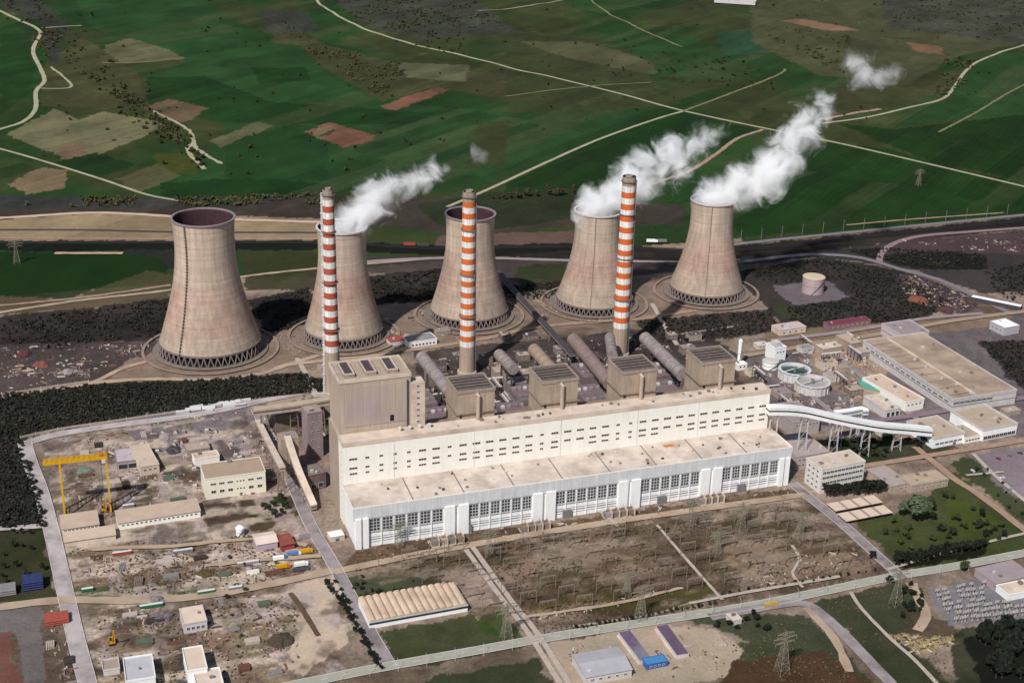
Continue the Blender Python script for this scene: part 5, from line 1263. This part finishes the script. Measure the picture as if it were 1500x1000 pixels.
for p in area([(500,850),(560,842),(650,855),(620,872),(530,888)],22): tree(p,random.uniform(3,5.5),'round',random.choice([0,4]),'small green tree behind the vaulted warehouse','small trees behind the warehouse')
for p in line((475,850),(560,985),22,3)+line((490,850),(552,975),12,2): tree(p,random.uniform(4,7),'round',2,'dark small tree in the row beside the plant street','row of trees beside the plant street')
for p in line((840,922),(1050,885),26,2): tree(p,random.uniform(2.5,4.5),'round',random.choice([0,2]),'low hedge bush along the avenue verge','verge bushes along the avenue','bush')
for p in line((1050,872),(1290,836),18,2): tree(p,random.uniform(2.5,4),'round',random.choice([0,2]),'low hedge bush beyond the pale path','verge bushes beyond the pale path','bush')
for p in area([(1270,800),(1345,860),(1360,900),(1320,920),(1300,870)],14): tree(p,random.uniform(4,8),'round',2,'dark tree around the road junction','trees around the road junction')
for p in area([(0,780),(60,780),(80,850),(0,870)],16): tree(p,random.uniform(4,7),'round',random.choice([0,2]),'shrub tree on the rough left grass','trees on the left rough grass')
for p in area([(1395,675),(1430,672),(1500,740),(1500,765)],10): tree(p,random.uniform(3,5),'round',0,'small tree on the strip lawn by the forecourt','trees on the strip lawn')
for p in line((345,805),(352,1000),8,30): tree(p,random.uniform(3,5),'round',random.choice([0,4]),'lone bush among the scrap rows','bushes among the scrap rows','bush')
for p in area([(1000,905),(1100,900),(1130,925),(1080,930)],14): tree(p,random.uniform(4,6),'round',2,'dark thicket tree below the pale kiosk','thicket below the avenue')
for p in area([(560,380),(640,380),(640,395),(560,395)],1): pass
def far_row(pts,label,group,h0,h1,mi=2):
    for p in pts: tree(p,random.uniform(h0,h1),'round',mi,label,group)
far_row(line((720,293),(840,283),16,5),'round olive tree of the hedge behind third cooling tower','hedge trees behind the third cooling tower',8,14,4)
far_row(area([(840,260),(930,240),(840,330)],3),'lone tree on the green field by the track','trees by the field track',7,10,2)
def stuffcloud(name,label,mat_,polys,per,h0,h1,faces,size,cat,rg,wr=.55):
    V=[];F=[];n=0
    protos=[leafcloud(faces,.5,.5,.42,.5,size,rg,5) for _ in range(6)]
    for poly,cnt in polys:
        pts=area(poly,cnt)
        for (u,v) in pts:
            b=P(u,v); h=rg.uniform(h0,h1)
            if name=='weeds' and float(fbm(np.array([b.x/22]),np.array([b.y/22]),55)[0])<.50: continue
            if name=='scrub' and float(fbm(np.array([b.x/60]),np.array([b.y/60]),56)[0])<.46: continue
            a=rg.random()*6.28; pv,pf=protos[rg.integers(6)]
            R_=np.array([[math.cos(a),-math.sin(a),0],[math.sin(a),math.cos(a),0],[0,0,1]])
            q=pv@R_.T*np.array([h*wr*2,h*wr*2,h])*np.array([.7+.6*rg.random(),.7+.6*rg.random(),1])+np.array([b.x,b.y,float(ground_z(b.x,b.y))-.15*h])
            V.append(q); F.append(pf+n); n+=len(pv)
    o=link(name,fastmesh(name,np.concatenate(V),np.concatenate(F)),mat_); return tag(o,label,cat,kind='stuff')
rg2=np.random.default_rng(21)
WOOD=mat('262a22',.95,.35,.05,island=.65,second=('38342a',.03,.7,1.0)); SCRUB=mat('5a5038',.95,.3,.2,island=.5,second=('3c4426',.1,.6,.9))
stuffcloud('woodland','dense dark wood filling the slope below the cooling towers','',[] ,0,0,0,1,.1,'woodland',rg2) if False else None
stuffcloud('woodland','dense dark wood on the slope below the cooling towers',WOOD,[([(-40,586),(130,565),(300,558),(440,548),(482,560),(482,570),(395,580),(260,602),(85,628),(30,640),(-40,640)],3600),([(-40,640),(30,640),(58,720),(70,772),(-40,776)],800),([(0,472),(120,456),(245,440),(240,475),(225,498),(150,498),(90,512),(0,500)],420),([(365,442),(450,425),(465,470),(392,490)],150),([(535,408),(660,396),(645,438),(545,445)],260)],0,2.2,5.4,22,.15,'woodland',rg2)
stuffcloud('thicket','dark thicket around the round storage tank and rail yard',WOOD,[([(1090,402),(1200,380),(1320,402),(1300,420),(1250,410),(1130,415)],420),([(1250,412),(1330,410),(1400,445),(1345,468),(1160,480),(1150,452),(1245,440)],900),([(1240,368),(1300,364),(1440,374),(1445,392),(1340,392)],360),([(935,470),(1128,456),(1140,484),(965,504)],420),([(1440,400),(1520,380),(1520,440),(1470,440)],260),([(1435,502),(1520,500),(1520,580),(1488,560)],420),([(735,420),(815,416),(812,440),(742,438)],160)],0,1.5,4.5,18,.17,'thicket',rg2)
stuffcloud('scrub','olive scrub along the railway belt and hillside',SCRUB,[([(0,288),(270,291),(470,285),(470,300),(0,305)],500),([(470,0),(660,0),(740,36),(620,55),(530,40)],420),([(1290,0),(1500,0),(1500,66),(1440,60),(1310,40)],320),([(400,25),(470,60),(600,100),(560,148),(440,64)],240),([(90,90),(215,150),(300,240),(180,150)],200),([(1380,90),(1440,85),(1400,140),(1370,140)],160),([(0,0),(60,0),(95,60),(70,90)],160),([(1100,40),(1250,55),(1230,110)],120)],0,4,9,20,.18,'scrub',rg2)
stuffcloud('distant_trees','small dark trees dotted over the far fields and along the pale gully',mat('34371f',.95,.3,.1,island=.4),[([(0,10),(1500,-10),(1500,150),(1230,190),(1000,140),(760,220),(480,260),(60,250)],170),([(160,155),(220,150),(310,235),(290,250)],60),([(60,50),(100,45),(210,150),(300,215),(200,170)],90),([(560,20),(670,20),(690,95),(600,60)],50),([(860,60),(1140,90),(1120,130),(880,110)],60)],0,3.5,8,30,.17,'trees',rg2)
stuffcloud('weeds','dry weed tufts over the switchyard and storage rows',mat('66543f',.95,.3,.3,island=.35,second=('4c5030',.15,.7,1.0)),[([(520,845),(700,805),(1000,755),(1182,732),(1305,842),(1200,862),(940,908),(790,933),(700,828),(560,840)],3200),([(100,805),(420,780),(470,805),(470,838),(300,870),(115,872)],1100),([(140,890),(400,862),(430,880),(440,985),(420,1003),(145,1003)],900),([(1000,908),(1180,905),(1290,1003),(1060,1003)],500),([(1200,885),(1310,855),(1360,900),(1400,1003),(1330,1003)],450),([(525,808),(1150,716),(1180,727),(520,838)],700),([(0,510),(150,503),(230,503),(130,558),(0,578)],400)],0,.6,1.7,10,.3,'weeds',rg2)
#SECTION rubble
def rubble(name,label,polys,mats,s0,s1,rg):
    mb=MB()
    for poly,cnt in polys:
        cs=[P(*q) for q in area(poly,max(4,cnt//22))]; wpl=wpoly(poly)
        for u,v in area(poly,cnt):
            b=P(u,v)
            if rg.random()<.72:
                c0=cs[int(rg.integers(len(cs)))]; q=c0+Vector((rg.normal()*5.5,rg.normal()*5.5,0))
                if inpoly(np.array([q.x]),np.array([q.y]),wpl)[0]: b=q
            a=rg.random()*6.28; w=rg.uniform(s0,s1); l=w*rg.choice([1,1.5,2.5,6]) ; h=rg.uniform(.3,1)*min(w,2.2); m=int(rg.integers(len(mats))); c,s=math.cos(a),math.sin(a)
            if rg.random()<.6: a=ANG+(math.pi/2 if rg.random()<.4 else 0)+rg.normal()*.06; c,s=math.cos(a),math.sin(a)
            vs=[]
            for z in (0,h):
                for x,y in ((-l/2,-w/2),(l/2,-w/2),(l/2,w/2),(-l/2,w/2)):
                    k=1 if z==0 else .82; vs.append((b.x+(x*c-y*s)*k,b.y+(x*s+y*c)*k,z))
            mb.add(vs,[(0,1,5,4),(1,2,6,5),(2,3,7,6),(3,0,4,7),(4,5,6,7)],m)
    o=mb.build(name,mats); return tag(o,label,'rubble',kind='stuff')
RM=[mat('b7a28e',.9,.2,.5),mat('8c7664',.9,.2,.5),mat('695850',.9,.2,.5),mat('8d8183',.8,.2,.5),mat('7a686a',.9,.2,.5),mat('c4b8ae',.8,.1,.5),mat('7f5a4c',.9,.2,.5),mat('4a413d',.9,.2,.5)]
rg3=np.random.default_rng(5)
rubble('rubble','scrap metal, crates and rubble littered over the storage yard',[([(85,640),(380,595),(410,680),(430,720),(300,730),(290,752),(100,758)],750),([(110,800),(420,780),(470,800),(480,836),(300,868),(115,872)],420),([(150,890),(260,885),(400,862),(430,890),(440,985),(330,1003),(160,1000)],330),([(60,890),(90,888),(120,1003),(90,1003)],90),([(330,570),(480,560),(480,640),(410,650)],220)],RM,.35,1.35,rg3)
rubble('debris','rusty debris and stones on the ground around the cooling towers and pipes',[([(0,508),(150,503),(225,505),(130,558),(0,578)],420),([(620,520),(1010,485),(1080,525),(1075,570),(650,620)],900),([(380,500),(640,445),(700,495),(480,530)],330),([(740,440),(830,425),(900,470),(800,480)],200),([(1310,402),(1340,404),(1435,442),(1400,464),(1335,440)],420),([(1100,525),(1300,478),(1300,560),(1350,600),(1240,605),(1140,590)],600),([(1300,350),(1500,345),(1500,370),(1400,366)],120)],RM,.35,1.5,rg3)
rubble('gravel_piles','stones and rubble strips across the brown switchyard',[([(770,905),(1000,858),(1005,865),(775,912)],150),([(1030,825),(1250,800),(1290,835),(1120,862)],160),([(540,800),(1150,712),(1175,725),(560,818)],260),([(830,945),(1050,920),(1085,950),(1050,990),(850,1003)],110),([(1300,930),(1400,930),(1410,945),(1340,958)],120)],[RM[0],RM[1],RM[2],RM[5],RM[7]],.3,1.1,rg3)
# more flue work and skids among the boilers
for i,(x,y,l,z,r,w) in enumerate(((80,172,60,12,2.2,'nearest the slim chimney'),(150,168,55,14,2.4,'nearest the second chimney'),(215,176,50,11,2.0,'between second and third chimneys'),(262,172,60,13,2.2,'left of the broad chimney'),(320,170,60,12,2.4,'right of the broad chimney'),(352,160,55,10,1.8,'beyond the last boiler house'))):
    a_=LW(x,y,z);b_=LW(x+(l if i%2 else 4),y+(3 if i%2 else l),z); duct(a_,b_,r,'thin grey flue duct on stilts '+w,mat('8f8580',.8,.25,.2,.2))
km=[None]
def skid(p,rz,label,group):
    t=thing('pump_skid',label,'pump skid',p,rz,group)
    if km[0] is None:
        a=MB().box(-2.6,2.6,-1.6,1.6,0,.4).build('base',CONC,t); b=MB().tube([(-2,0,1.5),(1,0,1.5)],1.0,12).build('vessel',PALE,t); c=MB().box(1.3,2.4,-.8,.8,.42,2.2).build('motor',DSTEEL,t); d=MB().tube([(-1,0,2.4),(-1,0,4.2),(-1,2.4,4.2),(-1,2.4,.4)],.3,8).build('pipe',TAN,t); km[0]=[a.data,b.data,c.data,d.data]
    else: [link(n_,q,None,t) for n_,q in zip(('base','vessel','motor','pipe'),km[0])]
for p in area([(620,545),(1000,500),(1075,530),(1060,565),(650,612)],60): skid(P(*p),ANG+random.choice([0,1.57]),'small pump skid on the dark ground among boiler houses','pump skids among the boiler houses')
for p in [q for q in area([(1095,535),(1290,485),(1300,560),(1240,600),(1140,590)],56) if min(math.hypot(q[0]-c[0],(q[1]-c[1])*2) for c in ((1163,553),(1189,571),(1283,572),(1134,530)))>34]: skid(P(*p),ANG+random.choice([0,1.57]),'small pump skid between the huts near the clarifiers','pump skids near the clarifiers')
for p in area([(140,650),(400,605),(425,700),(300,720)],26): skid(P(*p),ANG+random.choice([0,1.57]),'small machine skid lying in the scrap yard','machine skids in the scrap yard')
for i,(u,v,w,D,h) in enumerate(((628,566,14,16,9),(640,545,10,12,7),(726,560,16,14,10),(745,580,18,16,12),(766,560,12,14,8),(705,535,12,10,7),(735,500,10,12,6),(826,560,12,14,9),(856,575,14,14,11),(862,535,12,12,8),(760,530,12,10,6),(880,585,10,12,9),(968,560,14,14,10),(985,580,14,16,9),(940,505,12,10,6),(1000,520,14,10,7),(980,500,10,10,6),(1010,500,14,10,6),(815,520,10,10,6),(665,530,10,10,6))):
    m=[TAND,mat('7a6d6a',.85,.2,.15,.2),TAN,mat('8a7f80',.85,.2,.15,.2),mat('665a58',.85,.2,.15,.2)][i%5]; p=P(u,v); q=p+E1*w; a_=(u,v); b_=PX((q.x,q.y,0))
    bld('fan_house','small weathered fan house on dark ground between the flue pipes','fan house',a_,b_,D,h,m,[TAN,DKROOF,BEIGE,LILAC][i%4],0,[('f',2,1.8,1.4,h*.5,.1,.9,2,1)],.4,2,group='fan houses between the flue pipes')
# individual pieces of plant among the ducts
ppm=[None]
for i in range(83):
    x=rg.uniform(62,345) if False else random.uniform(62,350); y=random.uniform(118,250)
    t=thing('pipe_rack','weathered pipe rack among the flue ducts behind the boilers' if i<75 else 'weathered pipe rack between the huts near the clarifiers','pipe rack',LW(x,y) if i<75 else P(*[(1110,560),(1105,590),(1125,575),(1215,535),(1230,560),(1250,525),(1180,505),(1150,595)][i-75]),ANG+(math.pi/2 if random.random()<.5 else 0),'pipe racks among the flue ducts' if i<75 else 'pipe racks near the clarifiers')
    if ppm[0] is None:
        mb=MB()
        for s in (-1,1): mb.bar((0,s*1.8,0),(0,s*1.8,9),.5)
        mb.bar((0,-1.55,8.6),(0,1.55,8.6),.5)
        a=mb.build('frame',DSTEEL,t,(-9,0,0))
        for k in (1,2,3): link('frame',a.data,None,t,(-9+6*k,0,0))
        b=MB().tube([(-11,-.9,9.4),(11,-.9,9.4)],.7,8).build('pipe',PALE,t); c=MB().tube([(-11,.8,9.3),(11,.8,9.3)],.55,8).build('pipe',LILAC,t); ppm[0]=[a.data,b.data,c.data]
    else: [link('frame',ppm[0][0],None,t,(-9+6*k,0,0)) for k in range(4)]; link('pipe',ppm[0][1],None,t); link('pipe',ppm[0][2],None,t)
    t.location.z=0; t.scale=(1,1,random.uniform(.6,1.6))
#SECTION stacks
def beams(px,L,n,rows,m,label,rz):
    b=P(*px); t=thing('beam_stack',label,'beam stack',b,rz)
    for r_ in range(rows):
        for k in range(n):
            o=random.uniform(-.3,.3); MB().box(o,L+o,k*1.15,k*1.15+.75,r_*.8+.02,r_*.8+.7).build('beam',m,t)
SM=[('rust brown',mat('6e4a3e',.9,.25,.4)),('grey',mat('8a8484',.8,.2,.4)),('pale',mat('bdb0a4',.9,.2,.4)),('dark',mat('453c3a',.9,.2,.4)),('faded green',mat('5d6b58',.85,.2,.4))]
spots=[(115,700,'just inside the perimeter road by the crane'),(130,722,'under the crane girder'),(118,668,'beside the crane end'),(190,715,'in front of the lilac shed'),(240,705,'by the scrap ring'),(262,650,'on the upper lilac yard'),(345,650,'behind the cream office yard'),(215,640,'on the upper yard near the wall'),(150,655,'near the upper yard corner'),(250,735,'above the longest barrack'),(150,820,'below the plain barrack'),(185,835,'on the brown rows, upper side'),(230,828,'in the middle of the brown rows'),(285,822,'by the blue-grey container'),(320,845,'on the brown rows toward the trucks'),(390,845,'beside the cream container'),(240,850,'near the green verge'),(180,905,'below the bright green container'),(215,915,'left of the square cottage yard'),(200,945,'right of the yellow excavator'),(245,945,'below the square cottage'),(335,925,'right of the square cottage'),(360,945,'in the dirt right of the villas'),(400,935,'by the bare pale lot'),(380,890,'near the dirt lane, lower side'),(350,985,'in the bottom scrap field'),(395,990,'at the bottom of the scrap field'),(80,950,'beyond the perimeter road, lower left'),(95,975,'beyond the perimeter road, lowest'),(330,700,'at the side of the cream office'),(275,700,'left of the cream office'),(440,790,'by the street near the red shed')]
for i,(u,v,w) in enumerate(spots):
    c,m=SM[i%5]; beams((u,v),random.uniform(6,13),random.randint(3,7),random.randint(1,3),m,f'{c} beam stack '+w,ANG+random.choice([0,0,math.pi/2])+random.uniform(-.05,.05))
def heap(px,r,h,m,label):
    b=P(*px); t=bmesh.new(); bmesh.ops.create_icosphere(t,subdivisions=4,radius=1); sd=random.random()*50
    for v in t.verts:
        n=float(fbm(np.array([v.co.x*1.8+sd]),np.array([v.co.y*1.8+v.co.z]),7,4,.7)[0])-.5
        v.co=Vector((v.co.x*r*(1+n*.8),v.co.y*r*.8*(1+n*.8),max(-.1,v.co.z)*h*(1+n*1.6)*(1-.35*(v.co.x**2+v.co.y**2))))
    me=bpy.data.meshes.new('heap'); t.to_mesh(me); t.free(); o=link('scrap_heap',me,m,None,b,random.random()*6); tag(o,label,'heap')
for u,v,r,h,m,lb in ((255,660,8,4,DSTEEL,'dark scrap heap inside the scrap ring'),(243,640,7,3,LILAC,'grey scrap heap on the upper yard'),(125,690,7,3,mat('6d7a6a',.9,.25,.4),'greenish scrap heap under the crane'),(375,650,8,3.5,TAND,'brown earth heap by the conveyor'),(230,880,7,3,mat('7d7470',.9,.25,.4),'grey heap at the dirt lane'),(235,905,9,3.5,mat('6f6266',.9,.3,.5),'purplish scrap heap left of the square cottage'),(345,900,6,2.5,TAND,'brown heap right of the square cottage'),(410,940,9,4,mat('4f4238',.95,.3,.4),'dark earth mound at the bare pale lot'),(300,840,7,2.5,mat('55462f',.95,.3,.4),'brown earth mound in the storage rows'),(60,535,9,4,mat('7c5044',.95,.3,.4),'reddish heap on the rough ground left of the largest tower'),(35,520,8,4,mat('5a3438',.95,.3,.4),'dark red heap at the left frame edge'),(100,545,7,3,LILAC,'pale heap left of the largest tower'),(1345,440,12,5,mat('7c4a3a',.95,.3,.4),'rust coloured heap in the rail scrap yard'),(1385,455,10,4,mat('53383c',.95,.3,.4),'dark heap in the rail scrap yard'),(1060,940,6,2.5,TAN,'earth heap by the pale lot and thicket')): heap((u,v),r,h,m,lb)
for a,b,D,h,w,rf,lb in (((1098,552),(1112,550),10,5,BEIGE2,TAN,'small beige shed among pipes left of the clarifiers'),((1100,575),(1120,572),12,4,LILAC,DKROOF,'dark roofed low shed behind the cream block end'),((1140,585),(1160,582),14,5,TAN,LILAC,'tan shed between cream block end and pale clarifier'),((1215,560),(1235,557),12,5,PALE,BEIGE,'pale shed right of the pale clarifier'),((1232,545),(1250,542),10,4,BEIGE,TAN,'tan hut above the teal tank'),((1245,580),(1265,577),12,5,TAND,BEIGE,'brown hut left of teal tank'),((1175,518),(1192,515),10,5,PALE,LILAC,'pale hut on the road above the water plant'),((1110,512),(1126,510),10,4,BEIGE2,PALE,'pale roofed hut at the road above the vent stack'),((1235,500),(1252,497),10,4,LILAC,BEIGE2,'beige roofed hut below the dark red depot'),((1285,510),(1298,508),10,5,CREAM,BEIGE,'cream hut left of the two storey office'),((1205,632),(1225,629),12,5,LILAC,DKROOF,'dark roofed lean-to beside the lilac switch house'),((1150,668),(1166,665),10,5,BEIGE,TAN,'tan hut against the hall corner'),((1290,640),(1302,638),9,4,PALE,BEIGE2,'pale hut on the lawn below the white bridge'),((1475,610),(1495,606),10,4,TAN,BEIGE,'tan hut in front of the workshop'),((640,492),(660,489),10,4,TAN,LILAC,'tan hut below the third cooling tower'),((770,500),(790,497),10,5,TAND,DKROOF,'dark hut beside the diagonal belt conveyor'),((470,545),(486,542),9,4,BEIGE,TAN,'tan hut left of slim chimney')):
    bld('works_hut',lb,'hut',a,b,D,h,w,rf,0,[('f',3,1.6,1.2,h*.45,.1,.9,2,1)],.4,1)
#SECTION perimeter fence
def fence(pts,label,h=2.4,m=None,step=14):
    wp=smooth_line([P(u,v) for u,v in pts],step); o=wp[0]; t=thing('fence',label,'fence',o,0)
    mb=MB(); 
    for p,q in zip(wp[:-1],wp[1:]):
        a=p-o;b=q-o; mb.bar(a+Vector((0,0,h*.5)),b+Vector((0,0,h*.5)),.12,0,h*.9)
    mb.build('panel',m or CONC,t)
    for p in wp[:100]: MB().bar(p-o,p-o+Vector((0,0,h+.3)),.4).build('post',PALE,t)
fence([(30,642),(85,630),(160,619),(260,604)],'pale wall between the dark wood and upper perimeter road')
fence([(0,580),(60,570),(130,560)],'pale wall along the scrubby yard edge left of the largest tower')
fence([(840,918),(960,900),(1010,884),(1100,866),(1230,844)],'pale low fence along the switchyard beside the avenue',1.6)
fence([(985,492),(1080,478)],'low wall by the last boiler house yard',1.6)
#SECTION world
def world():
    w=bpy.data.worlds.new('World'); SC.world=w; w.use_nodes=True; nt=w.node_tree; bg=nt.nodes['Background']
    s=nt.nodes.new('ShaderNodeTexSky'); s.sky_type='NISHITA'; s.sun_disc=False; s.sun_elevation=SUN_EL; s.sun_rotation=SUN_ROT; s.air_density=1.0; s.dust_density=1.5; s.altitude=300
    nt.links.new(s.outputs[0],bg.inputs[0]); bg.inputs[1].default_value=.08
SUN_EL=R(47); AZ=R(206)   # sun behind the camera, slightly to its left; AZ clockwise from +Y
SUN_ROT=AZ
world()
sl=bpy.data.lights.new('sun','SUN'); sl.energy=4.7; sl.angle=R(1.2); sl.color=(1,.975,.94); so=bpy.data.objects.new('sun',sl); COL.objects.link(so)
to=Vector((math.sin(AZ)*math.cos(SUN_EL),math.cos(AZ)*math.cos(SUN_EL),math.sin(SUN_EL))); so.rotation_euler=(-to).to_track_quat('-Z','Y').to_euler(); so.location=(0,0,900)
cd=bpy.data.cameras.new('camera'); cam=bpy.data.objects.new('camera',cd); COL.objects.link(cam); SC.camera=cam
cd.sensor_width=36; cd.sensor_fit='HORIZONTAL'; cd.lens=36*FPX/1500; cd.clip_start=1; cd.clip_end=60000
M=Matrix((tuple(RGT)+(0,),tuple(UPV)+(0,),tuple(-FWD)+(0,),(0,0,0,1))).transposed(); M.translation=Vector((0,0,CAMH)); cam.matrix_world=M
SC.view_settings.view_transform='Standard'; SC.view_settings.look='None'; SC.view_settings.exposure=0; SC.view_settings.gamma=1
cy=SC.cycles; cy.volume_bounces=14; cy.max_bounces=16; cy.volume_step_rate=.35; cy.volume_max_steps=256; cy.diffuse_bounces=3; cy.use_denoising=True
try: cy.denoiser='OPENIMAGEDENOISE'
except Exception: pass
